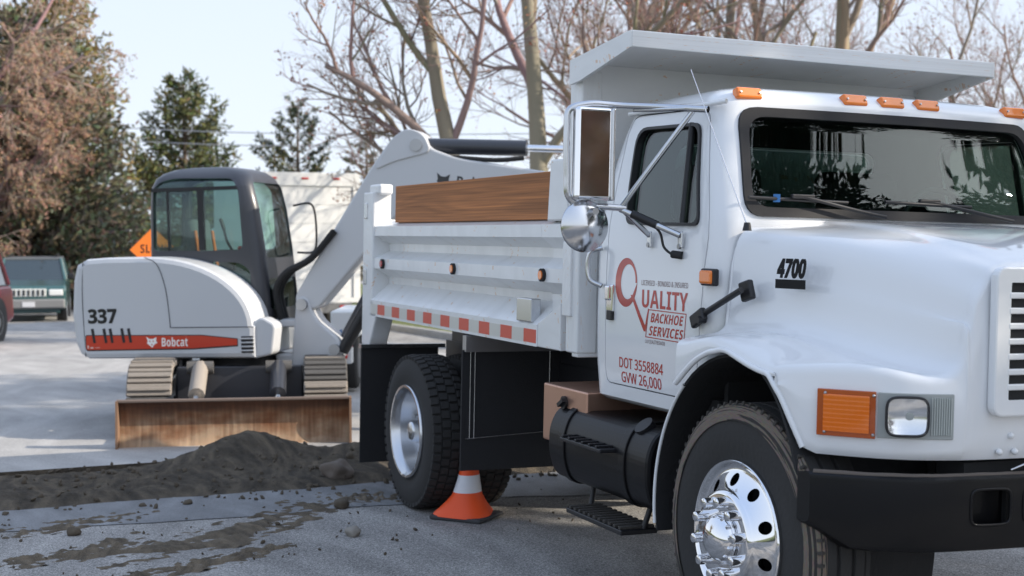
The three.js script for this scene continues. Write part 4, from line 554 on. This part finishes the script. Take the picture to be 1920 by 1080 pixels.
// a car: x forward, side outline extruded across, with a glazed upper half
function car(name, label, pos, turn, o) {
  const c = thing(name, label, o.category ?? 'car', [pos[0], ground(pos[0], pos[1]) + (o.lift ?? 0), pos[1]], turn), W = o.w / 2, paint = phys(o.color, { roughness: 0.3, clearcoat: 0.8, clearcoatRoughness: 0.08 });
  mesh('body', join([prism(rounded(o.lower, 0.07), -W, W, 'z', 0.05), bx(o.x0 + 0.2, o.x1 - 0.2, 0.3, 0.5, -W + 0.15, W - 0.15)]), paint, c);
  const up = o.upper, g = loft([0, 0.5, 1].map((t) => { const y = lerp(o.belt, o.roof, t), i = 0.13 * t; return rounded(rect(lerp(up[0], up[1], t), lerp(up[3], up[2], t), -W + 0.05 + i, W - 0.05 - i), 0.08, 4).map(([x, z]) => [x, y, z]).reverse(); }));
  mesh('glasshouse', crease(g, 0.6), phys(lin(0.02, 0.03, 0.032), { roughness: 0.05, clearcoat: 1 }), c);
  mesh('roof', bx(up[1] - 0.02, up[2] + 0.02, o.roof - 0.03, o.roof + 0.05, -W + 0.16, W - 0.16, 0.03), o.roofM ?? paint, c);
  for (const s of [1, -1]) for (const [a, b] of o.pillars) mesh('pillar', bar([a, o.belt, s * (W - 0.06)], [b, o.roof, s * (W - 0.185)], 0.045, 0.04, 8), paint, c);
  for (const s of [1, -1]) for (const x of [o.xf, o.xr]) { roadWheel(o.R, 0.24, c, x, o.R, s * (W - 0.12), s, o.rim ?? M.alu); mesh('wheel_arch', mv(new THREE.CylinderGeometry(o.R * 1.16, o.R * 1.16, 0.1, 24), x, o.R + 0.03, s * (W - 0.045), Math.PI / 2), M.black, c); }
  for (const s of [1, -1]) mesh('door_mirror', box(0.12, 0.16, 0.2, o.mx, o.belt + 0.1, s * (W + 0.09), 0.04), o.mirrorM ?? M.black, c);
  mesh('bumper', bx(o.x1 - 0.12, o.x1 + 0.08, 0.42, 0.66, -W + 0.02, W - 0.02, 0.05), o.bumperM ?? M.trim, c);
  const gr = mesh('grille', bx(o.x1 - 0.05, o.x1 + 0.012, 0.72, 0.92, -0.42, 0.42, 0.02), o.grilleM ?? M.chrome, c);
  if (o.slots) for (let k = 0; k < o.slots; k++) mesh('grille_slot', box(0.03, 0.15, 0.055, o.x1 + 0.012, 0.82, -0.34 + k * 0.68 / (o.slots - 1), 0.02), M.black, gr);
  for (const s of [1, -1]) mesh('headlight', box(0.06, 0.16, 0.34, o.x1 - 0.005, 0.82, s * (W - 0.24), 0.03), phys(lin(0.75, 0.76, 0.74), { roughness: 0.15, clearcoat: 1 }), c);
  mesh('number_plate', box(0.015, 0.13, 0.3, o.x1 + 0.085, 0.53, 0, 0.004), std(lin(0.6, 0.6, 0.62), 0.5), c);
  return c;
}
const suv = { x0: -2.2, x1: 2.2, xf: 1.42, xr: -1.35, R: 0.36, w: 1.78, belt: 1.08, roof: 1.62, lower: [[-2.2, 0.45], [-2.15, 1.0], [-2.05, 1.1], [0.75, 1.1], [2.1, 1.0], [2.2, 0.9], [2.2, 0.45], [1.8, 0.35], [-1.9, 0.35]], upper: [-2.1, -1.85, 0.15, 0.85], pillars: [[0.85, 0.15], [-0.4, -0.45], [-2.05, -1.83]], mx: 0.6 };
const toCam = (x, z, off = 0) => Math.atan2(-(CAM.z - z), CAM.x - x) + off;
const jeep = car('parked_car', 'dark green off-road car with a seven slot grille and grey bumper, facing the excavator', [-33.6, 1.55], toCam(-33.6, 1.55, -0.05), { ...suv, color: lin(0.03, 0.085, 0.085), slots: 7, grilleM: std(lin(0.62, 0.63, 0.6), 0.3), bumperM: std(lin(0.2, 0.2, 0.2), 0.7), roofM: std(lin(0.12, 0.13, 0.14), 0.4) });
for (const z of [0.6, -0.6]) mesh('roof_rail', bar([-1.7, 1.72, z], [0, 1.72, z], 0.03), M.black, jeep);
const cream = car('parked_car', 'cream coloured boxy off-road car half hidden behind the green car', [-42.5, 0.1], toCam(-42.5, 0.1, 0.1), { ...suv, color: lin(0.6, 0.54, 0.4), belt: 1.2, roof: 1.95, upper: [-2.15, -2.1, 0.5, 0.75], R: 0.4, grilleM: M.black, bumperM: M.black });
car('parked_car', 'dark red car with a black door mirror, parked nearest the excavator', [-22.6, 4.3], toCam(-22.6, 4.3, -0.42), { ...suv, color: lin(0.22, 0.02, 0.03), belt: 1.12, roof: 1.78, w: 1.9, R: 0.4, mx: 0.5 });
// white box truck
{
  const B = thing('box_truck', 'white box truck with closed roll-up rear door, parked beyond the excavator', 'truck', [-24.6, ground(-24.6, -3.55), -3.5], 0.06), wm = phys(lin(0.72, 0.72, 0.7), { roughness: 0.5, clearcoat: 0.3 });
  mesh('box', [bx(-3.0, -0.03, 0.8, 3.56, -1.25, 1.25, 0.02)], wm, B);
  mesh('rear_frame', prism(rect(-1.28, 1.28, 0.72, 3.6), -0.06, 0.02, 'x', 0.01, [rect(-1.13, 1.13, 0.82, 3.32)]), wm, B);
  for (let k = 0; k < 6; k++) mesh('door_panel', bx(-0.035, -0.012, 0.83 + k * 0.413, 0.83 + (k + 1) * 0.413 - 0.008, -1.11, 1.11, 0.006), wm, B);
  for (const z of [-0.72, 0, 0.72]) mesh('marker_light', box(0.03, 0.04, 0.16, 0.03, 3.47, z, 0.01), M.red, B);
  mesh('grab_rail', bar([0.0, 1.3, -0.9], [0.0, 2.0, -0.9], 0.02), M.steel, B);
  mesh('rear_bumper', bx(-0.3, 0.12, 0.5, 0.72, -1.05, 1.05, 0.02), M.trim, B);
  for (const s of [1, -1]) mesh('tail_light', box(0.04, 0.1, 0.2, 0.13, 0.62, s * 0.85, 0.02), M.red, B);
  mesh('cab', [bx(-4.7, -3.1, 0.7, 2.4, -1.0, 1.0, 0.2)], wm, B); mesh('under_frame', bx(-4.4, -0.2, 0.5, 0.8, -0.5, 0.5), M.black, B);
  for (const s of [1, -1]) for (const x of [-1.2, -3.9]) roadWheel(0.4, 0.3, B, x, 0.4, s * 0.9, s, M.trim);
}
// low equipment trailer
{
  const x = -11.5, z = 0.62, T = thing('equipment_trailer', 'low white equipment trailer with red tail lights, standing behind the excavator tracks', 'trailer', [x, ground(x, z) + 0.05, z], Math.atan2(2.27, 0.97) - Math.PI / 2), wm = std(lin(0.7, 0.7, 0.68), 0.5);
  mesh('deck', bx(-4.6, 0, 0.42, 0.52, -0.95, 0.95, 0.01), std(lin(0.14, 0.12, 0.1), 0.9), T);
  mesh('rear_beam', bx(-0.1, 0.06, 0.36, 0.56, -1.24, 1.24, 0.015), wm, T); mesh('side_rail', [bx(-4.6, -0.05, 0.4, 0.56, 0.95, 1.02), bx(-4.6, -0.05, 0.4, 0.56, -1.02, -0.95)], wm, T);
  for (const s of [1, -1]) { mesh('tail_light', box(0.05, 0.09, 0.22, 0.075, 0.46, s * 1.08, 0.04), M.red, T); mesh('reflector_strip', box(0.012, 0.05, 0.34, 0.066, 0.585, s * 1.08), M.red, T); const f = mesh('fender', bx(-1.5, -0.12, 0.66, 0.98, s > 0 ? 0.96 : -1.3, s > 0 ? 1.3 : -0.96, 0.03), wm, T); }
  const tx = print(0.34, 0.1, 500, (c) => { c.fillStyle = '#3a6ea8'; c.font = 'bold 100px sans-serif'; c.save(); c.translate(0.01, 0.085); const m = c.measureText('7-12-U').width; c.scale(0.31 / m, 0.075 / 73); c.fillText('7-12-U', 0, 0); c.restore(); });
  mesh('plate_print', mv(tx.g, -0.115, 0.72, -1.13, 0, Math.PI / 2), tx.m, T);
  for (const s of [1, -1]) for (const k of [-0.55, -1.2]) roadWheel(0.33, 0.26, T, k, 0.33, s * 1.13, s, M.trim);
  mesh('ramp', [mv(bx(-0.04, 0.04, 0, 0.3, 0.35, 0.8, 0.01), 0.05, 0.5, 0), mv(bx(-0.04, 0.04, 0, 0.12, -0.8, -0.3, 0.01), 0.05, 0.5, 0)], wm, T);
}
// road works sign
{
  const x = -17.94, z = 0.76, S = thing('road_sign', 'orange diamond road works sign on a post behind the excavator cab', 'sign', [x, ground(x, z), z], toCam(x, z) + Math.PI / 2);
  const f = print(0.5, 0.22, 500, (c) => { c.fillStyle = '#3a1c10'; c.font = 'bold 100px sans-serif'; c.save(); c.translate(0.04, 0.18); const m = c.measureText('SLOW').width; c.scale(0.42 / m, 0.14 / 73); c.fillText('SLOW', 0, 0); c.restore(); });
  mesh('panel', mv(box(0.52, 0.52, 0.01, 0, 0, 0), 0, 1.8, 0, 0, 0, Math.PI / 4), std(lin(0.85, 0.2, 0.02), 0.6), S); mesh('lettering', mv(f.g, 0, 1.82, 0.0065), f.m, S);
  mesh('post', bar([0, 0, -0.03], [0, 1.9, -0.03], 0.03), M.steel, S); mesh('stand', [bar([-0.5, 0.02, -0.03], [0.5, 0.02, -0.03], 0.025), bar([0, 0.02, -0.5], [0, 0.02, 0.4], 0.025)], M.black, S);
}
// traffic cone squashed between the twin rear tyres and the ground
{
  const x = -3.42, z = 0.97, C = thing('traffic_cone', 'orange traffic cone with white collar leaning beside the rear wheel', 'cone', [x, ground(x, z), z], 0.3), om = std(lin(0.85, 0.09, 0.015), 0.55); C.scale.setScalar(0.88);
  const sq = (r, y, k) => [...Array(28)].map((_, i) => { const a = -i / 28 * 2 * Math.PI, n = 1 + 0.12 * k * Math.sin(3 * a + 1); return [r * n * Math.cos(a) - 0.04 + y * 0.12, y, r * n * Math.sin(a) * 1.15]; });
  mesh('cone_body', crease(loft([[0.2, 0.03, 1], [0.19, 0.05, 1], [0.165, 0.08, 0.9], [0.13, 0.13, 0.5], [0.105, 0.17, 0.2], [0.095, 0.2, 0.1]].map((q) => sq(...q)), false), 0.8), om, C);
  mesh('collar', crease(loft([[0.096, 0.198, 0.1], [0.08, 0.27, 0], [0.07, 0.325, 0]].map((q) => sq(...q)), false), 0.8), std(lin(0.7, 0.7, 0.72), 0.5), C);
  mesh('cone_tip', crease(loft([[0.0695, 0.324, 0], [0.045, 0.46, 0], [0.036, 0.53, 0]].map((q) => sq(...q))), 0.8), om, C);
  mesh('base', mv(box(0.42, 0.03, 0.38, 0, 0, 0, 0.012), -0.03, 0.02, 0, 0, 0.4), std(lin(0.05, 0.05, 0.052), 0.85), C);
}
// house across the street, seen through the cab
{
  const H = thing('house', 'single storey beige house with a low gable roof across the street', 'house', [-22, ground(-22, -24) + 0.1, -24], 0.35), wall = std(lin(0.5, 0.46, 0.37), 0.9), trim = std(lin(0.7, 0.7, 0.68), 0.7);
  mesh('wall', bx(-8, 8, 0, 2.9, -4, 4), wall, H);
  mesh('roof', [prism([[-4.7, 2.8], [4.7, 2.8], [0, 4.9]].map(([z, y]) => [z, y]), -8.6, 8.6, 'x')], std(lin(0.3, 0.28, 0.24), 0.95, 0, { bumpMap: aggBump, bumpScale: 0.02 }), H);
  mesh('fascia', [bx(-8.6, 8.6, 2.68, 2.9, 4.66, 4.74), prism([[-4.75, 2.7], [-4.6, 2.7], [0, 4.78], [4.6, 2.7], [4.75, 2.7], [0, 4.98]], 8.58, 8.66, 'x')], trim, H);
  for (const x of [-6, -2.5, 1.5, 5]) { const w = mesh('window', prism(rect(x - 0.8, x + 0.8, 1.0, 2.2), 3.98, 4.06, 'z', 0, [rect(x - 0.7, x + 0.7, 1.1, 2.1)]), trim, H); mesh('pane', bx(x - 0.7, x + 0.7, 1.1, 2.1, 4.0, 4.02), phys(lin(0.03, 0.035, 0.04), { roughness: 0.05 }), H); }
  mesh('door', bx(3.0, 3.9, 0.05, 2.1, 4.0, 4.05, 0.01), std(lin(0.25, 0.12, 0.08), 0.6), H);
}
// utility wires
for (const [dy, i] of [[0, 0], [0.45, 1]]) tag(mesh('utility_wire', tube([[-46, 5.2 + dy, 2], [-44, 4.9 + dy, -6], [-42, 5.0 + dy, -16], [-40, 5.4 + dy, -26]], 0.018, 40, 5), M.steel), i ? 'upper of two thin utility wires stretched before the distant conifers' : 'lower of two thin utility wires stretched before the distant conifers', 'wire');
// ---------- trees ----------
class Wood { // tapered tubes and leaf faces gathered into one geometry
  constructor() { this.p = []; this.n = []; this.c = []; }
  tri(a, b, c, na, nb, nc, col) { this.p.push(...a, ...b, ...c); this.n.push(...na, ...nb, ...nc); for (let i = 0; i < 3; i++) this.c.push(...col); }
  tube(pts, rads, sides, col) {
    let prev = null; const T = V(0, 0, 0), A = V(0, 0, 0), B = V(0, 0, 0);
    pts.forEach((p, k) => {
      T.copy(pts[Math.min(k + 1, pts.length - 1)]).sub(pts[Math.max(k - 1, 0)]).normalize(); A.set(Math.abs(T.y) > 0.9 ? 1 : 0, Math.abs(T.y) > 0.9 ? 0 : 1, 0).cross(T).normalize(); B.copy(T).cross(A);
      const ring = []; for (let i = 0; i < sides; i++) { const a = i / sides * 2 * Math.PI, n = A.clone().multiplyScalar(Math.cos(a)).addScaledVector(B, Math.sin(a)); ring.push([p.clone().addScaledVector(n, rads[k]).toArray(), n.toArray()]); }
      if (prev) for (let i = 0; i < sides; i++) { const j = (i + 1) % sides, [a, na] = prev[i], [b, nb] = prev[j], [c, nc] = ring[j], [d, nd] = ring[i]; this.tri(a, b, c, na, nb, nc, col); this.tri(a, c, d, na, nc, nd, col); }
      prev = ring;
    });
  }
  leaf(p, dir, side, l, w, col) { const n = side.clone().cross(dir).normalize(), N = n.toArray(), a = p, b = p.clone().addScaledVector(dir, l * 0.5).addScaledVector(side, w / 2), c = p.clone().addScaledVector(dir, l), d = p.clone().addScaledVector(dir, l * 0.5).addScaledVector(side, -w / 2); this.tri(a.toArray(), b.toArray(), c.toArray(), N, N, N, col); this.tri(a.toArray(), c.toArray(), d.toArray(), N, N, N, col); }
  geo() { const g = new THREE.BufferGeometry(); g.setAttribute('position', new THREE.Float32BufferAttribute(this.p, 3)); g.setAttribute('normal', new THREE.Float32BufferAttribute(this.n, 3)); g.setAttribute('color', new THREE.Float32BufferAttribute(this.c, 3)); return g; }
}
const barkM = std(0xffffff, 0.95, 0, { vertexColors: true }), leafM = std(0xffffff, 0.9, 0, { vertexColors: true }), twigM = std(0xffffff, 0.95, 0, { vertexColors: true });
const rdir = () => V(rr(-1, 1), rr(-1, 1), rr(-1, 1)).normalize();
const tint = (c, s) => c.map((k) => k * (1 + (rnd() - 0.5) * s));
function bareTree(name, label, x, z, o, group) {
  seed = o.seed; const T = thing(name, label, 'tree', [x, ground(x, z), z], 0, group), wood = new Wood(), twig = new Wood(), bark = o.bark ?? [0.2, 0.165, 0.135], tw = o.twig ?? [0.22, 0.17, 0.145];
  const grow = (p, d, len, r, lev) => {
    const n = lev < 2 ? 7 : 4, pts = [p.clone()], rad = [r]; let q = p.clone(), dd = d.clone();
    for (let k = 1; k <= n; k++) { dd.addScaledVector(rdir(), lev < 1 ? 0.09 : 0.2).addScaledVector(V(0, 1, 0), o.droop && lev > 1 ? -o.droop * lev : lev > 0 ? 0.07 : 0.03).normalize(); q = q.clone().addScaledVector(dd, len / n); pts.push(q); rad.push(r * lerp(1, lev < o.levels ? 0.42 : 0.3, k / n)); }
    const col = tint(lev < 3 ? bark : tw, 0.3); (lev < 3 ? wood : twig).tube(pts, rad, lev < 1 ? 10 : lev < 2 ? 7 : lev < 3 ? 5 : 3, col);
    if (lev >= o.levels) { if (o.leaf && rnd() < o.leaf) for (let k = 0; k < 3; k++) { const a = rdir(); twig.leaf(pts[1 + Math.floor(rnd() * n)], a, rdir().cross(a).normalize(), o.leafSize ?? 0.12, (o.leafSize ?? 0.12) * 0.6, tint(o.leafCol, 0.5)); } return; }
    const cn = o.kids[lev];
    for (let k = 0; k < cn; k++) { const t = lerp(lev ? 0.18 : o.fork ?? 0.3, 1, (k + rnd() * 0.8) / cn), i = Math.min(n - 1, Math.floor(t * n)), f = t * n - i, b = pts[i].clone().lerp(pts[i + 1], clamp(f)), s = dd.clone().cross(rdir()).normalize(), nd = pts[i + 1].clone().sub(pts[i]).normalize().multiplyScalar(0.85).addScaledVector(s, lev ? rr(0.5, 1.0) : rr(0.4, 0.75)).normalize(); grow(b, nd, len * rr(o.shrink[0], o.shrink[1]) * (1 - 0.3 * t), rad[i] * rr(0.45, 0.68), lev + 1); }
  };
  for (const [dx, dy, dz, len, r] of o.stems) grow(V(0, -0.2, 0), V(dx, dy, dz).normalize(), len, r, 0);
  mesh('trunk', wood.geo(), barkM, T); mesh('crown', twig.geo(), twigM, T); return T;
}
function conifer(name, label, x, z, o, group) {
  seed = o.seed; const T = thing(name, label, 'tree', [x, ground(x, z), z], 0, group), wood = new Wood(), f = new Wood(), H = o.h;
  wood.tube([V(0, -0.2, 0), V(0, H * 0.5, 0), V(0, H * 0.98, 0)], [H * 0.02, H * 0.012, 0.02], 8, [0.12, 0.09, 0.07]);
  const whorls = o.whorls;
  for (let k = 0; k < whorls; k++) {
    const t = k / whorls, y = lerp(o.base ?? 0.08, 0.985, t) * H, R = o.r * Math.pow(1 - t, o.taper ?? 0.8) * (1 - 0.25 * (t < 0.1 ? 1 - t / 0.1 : 0)) + 0.12, nb = Math.round(lerp(o.nb ?? 9, 4, t));
    for (let b = 0; b < nb; b++) {
      const a = rr(0, 2 * Math.PI), L = R * rr(0.7, 1.08), dip = lerp(o.dip ?? -0.25, 0.5, t), d = V(Math.cos(a), dip + rr(-0.1, 0.1), Math.sin(a)).normalize(), p0 = V(0, y + rr(-0.1, 0.1), 0), pts = []; const n = 6;
      for (let i = 0; i <= n; i++) { const s = i / n; pts.push(p0.clone().addScaledVector(d, L * s).add(V(0, (o.curl ?? 0.22) * L * s * s, 0))); }
      wood.tube(pts, pts.map((_, i) => lerp(0.012 + L * 0.008, 0.004, i / n)), 4, [0.13, 0.1, 0.075]);
      const m = Math.round(L * (o.dens ?? 16));
      for (let q = 0; q < m; q++) { const s = Math.pow(rnd(), 0.6), i = Math.min(n - 1, Math.floor(s * n)), p = pts[i].clone().lerp(pts[i + 1], s * n - i), dirB = pts[i + 1].clone().sub(pts[i]).normalize(), dir = dirB.clone().multiplyScalar(0.7).addScaledVector(rdir(), 0.85).normalize(), sp = (o.spread ?? 0.12) * (0.4 + L * 0.25); p.addScaledVector(rdir(), sp); const side = dir.clone().cross(rdir()).normalize(), col = tint(rnd() < (o.alt ?? 0) ? o.col2 : o.col, 0.45); f.leaf(p, dir, side, (o.len ?? 0.3) * rr(0.7, 1.2), (o.len ?? 0.3) * 0.3, col); f.leaf(p, dir, dir.clone().cross(side), (o.len ?? 0.3) * rr(0.7, 1.2), (o.len ?? 0.3) * 0.3, col); }
    }
  }
  mesh('trunk', wood.geo(), barkM, T); mesh('crown', f.geo(), leafM, T); return T;
}
// big bare maples behind the truck
const mp = { levels: 5, kids: [5, 6, 6, 5, 4], shrink: [0.5, 0.75], leaf: 0.2, leafCol: [0.34, 0.17, 0.11], leafSize: 0.07, bark: [0.29, 0.225, 0.18], twig: [0.29, 0.21, 0.18] };
bareTree('bare_maple', 'tall bare tree forking low into pale limbs behind the dump bed', -19.2, -6.6, { ...mp, seed: 5, fork: 0.22, stems: [[-0.1, 1, 0.62, 7.5, 0.24], [0.12, 1, 0.05, 8, 0.24], [0.1, 1, -0.42, 7.5, 0.22]] });
bareTree('bare_maple', 'bare tree with several upright stems above the cab protector', -29.5, -16.6, { ...mp, seed: 9, fork: 0.3, stems: [[0, 1, 0.15, 11, 0.3], [0.1, 1, -0.25, 10.5, 0.26]] });
bareTree('bare_maple', 'bare tree with one thick dark stem showing above the truck roof', -25.2, -17.6, { ...mp, seed: 14, fork: 0.35, stems: [[0.05, 1, -0.12, 11, 0.34]] });
bareTree('bare_maple', 'slender bare tree rising over the far corner of the cab protector', -32, -29, { ...mp, seed: 21, fork: 0.25, stems: [[0, 1, 0.02, 8, 0.16]] });
bareTree('bare_maple', 'distant twiggy bare tree between the larger bare trees', -40, -23, { ...mp, seed: 25, fork: 0.2, stems: [[0, 1, 0.1, 9, 0.24]] });
bareTree('bare_maple', 'twiggy bare tree farthest along the house front', -30, -35, { ...mp, seed: 27, fork: 0.2, stems: [[0, 1, -0.1, 9, 0.22]] });
bareTree('bare_maple', 'pinkish twiggy bare tree behind the far corner of the cab protector', -27.5, -25.5, { ...mp, seed: 35, fork: 0.12, stems: [[0, 1, 0.15, 8, 0.2], [0.1, 1, -0.2, 8, 0.16]] });
bareTree('bare_maple', 'pinkish twiggy bare tree showing over the cab roof lights', -36, -24.5, { ...mp, seed: 37, fork: 0.12, stems: [[0, 1, 0.2, 9, 0.2], [0.1, 1, -0.2, 8, 0.2]] });
// dense russet tree and conifers beyond the parked cars
bareTree('russet_tree', 'large drooping leafless tree with dense russet twigs behind the parked cars', -38.5, 5.0, { levels: 5, kids: [7, 7, 6, 5, 4], shrink: [0.45, 0.7], leaf: 0.6, leafSize: 0.075, leafCol: [0.34, 0.215, 0.14], bark: [0.25, 0.19, 0.16], twig: [0.46, 0.35, 0.28], droop: 0.05, seed: 33, fork: 0.12, stems: [[0.1, 1, -0.3, 8, 0.3], [0.1, 1, 0.3, 8, 0.28], [0.2, 0.7, -0.5, 6.5, 0.18]] });
conifer('blue_spruce', 'broad grey-green spruce low behind the parked cars', -40.5, 1.3, { h: 9.4, r: 4.4, whorls: 38, nb: 13, dens: 34, len: 0.29, col: [0.17, 0.18, 0.125], col2: [0.25, 0.21, 0.135], alt: 0.35, seed: 41, taper: 0.6, base: 0.02, spread: 0.2 });
conifer('blue_spruce', 'grey-green spruce at the edge of the parked cars, partly hidden by russet twigs', -43, 5.4, { h: 8.5, r: 4, whorls: 34, nb: 12, dens: 32, len: 0.29, col: [0.17, 0.175, 0.12], col2: [0.26, 0.21, 0.135], alt: 0.4, seed: 44, taper: 0.6, base: 0.02, spread: 0.2 });
conifer('pine_tree', 'tall yellow-green pine rising beside the russet tree', -52, -0.6, { h: 15, r: 3.4, whorls: 34, nb: 9, dens: 28, len: 0.32, col: [0.23, 0.2, 0.07], col2: [0.28, 0.22, 0.1], alt: 0.4, seed: 47, taper: 0.55, base: 0.1, curl: 0.3, spread: 0.3 });
conifer('pine_tree', 'rounded olive pine standing alone against the sky behind the excavator cab', -54, -6.0, { h: 9.6, r: 3.4, whorls: 30, nb: 10, dens: 30, len: 0.3, col: [0.16, 0.165, 0.065], col2: [0.09, 0.115, 0.07], alt: 0.35, seed: 51, taper: 0.62, base: 0.05, curl: 0.35, spread: 0.22 });
conifer('spruce_tree', 'dark open spruce with upswept branch tips above the box truck', -56, -11.4, { h: 9.3, r: 4.1, whorls: 16, nb: 8, dens: 32, len: 0.25, col: [0.05, 0.07, 0.05], col2: [0.2, 0.18, 0.07], alt: 0.3, seed: 55, taper: 0.85, base: 0.12, dip: 0.0, curl: 0.28, spread: 0.08 });
conifer('spruce_tree', 'thin sparse brownish spruce at the corner of the box truck', -51, -13.1, { h: 7.9, r: 1.9, whorls: 16, nb: 6, dens: 24, len: 0.23, col: [0.2, 0.165, 0.1], col2: [0.12, 0.12, 0.08], alt: 0.3, seed: 58, taper: 0.7, base: 0.12, dip: -0.05, curl: 0.1, spread: 0.07 });
// trees on the near sides of the street: they shade the truck and show in its glass and chrome
const sp = { whorls: 46, nb: 11, dens: 13, len: 0.42, col: [0.035, 0.055, 0.035], col2: [0.08, 0.075, 0.03], alt: 0.15, taper: 0.72, base: 0.06, spread: 0.16, dip: -0.2 };
conifer('street_spruce', 'tall dark spruce on the lawn across the street opposite the excavator', -2.6, -15.5, { ...sp, h: 17, r: 4.2, seed: 61 });
conifer('street_spruce', 'tall dark spruce on the lawn across the street opposite the bonnet', 7.2, -14.5, { ...sp, h: 17.5, r: 4.3, seed: 62 });
conifer('street_spruce', 'tall dark spruce at the far end of the row across the street', 12.6, -8.4, { ...sp, base: 0.28, h: 18, r: 4.4, seed: 63 });
bareTree('bare_maple', 'brown twiggy bare tree on the lawn beyond the row of dark spruces', 18.5, -7.9, { ...mp, seed: 71, leaf: 0.6, leafSize: 0.2, leafCol: [0.3, 0.17, 0.1], fork: 0.04, stems: [[0, 1, 0.3, 5, 0.24], [0, 1, -0.4, 5, 0.22], [0.3, 1, 0, 5, 0.2]] });
bareTree('bare_maple', 'bare tree on the lawn beside the street, facing the truck door', -27, 25, { ...mp, seed: 73, leaf: 0.5, leafSize: 0.16, leafCol: [0.2, 0.16, 0.07], fork: 0.2, stems: [[0, 1, 0.1, 8, 0.28], [0.2, 1, -0.2, 8, 0.2]] });
conifer('pine_tree', 'olive pine on the lawn beside the street, behind the bare tree', -34, 30, { h: 11, r: 3.4, whorls: 26, nb: 8, dens: 10, len: 0.45, col: [0.12, 0.13, 0.05], seed: 75, taper: 0.6, base: 0.1, spread: 0.25 });
renderer.render(scene, camera);
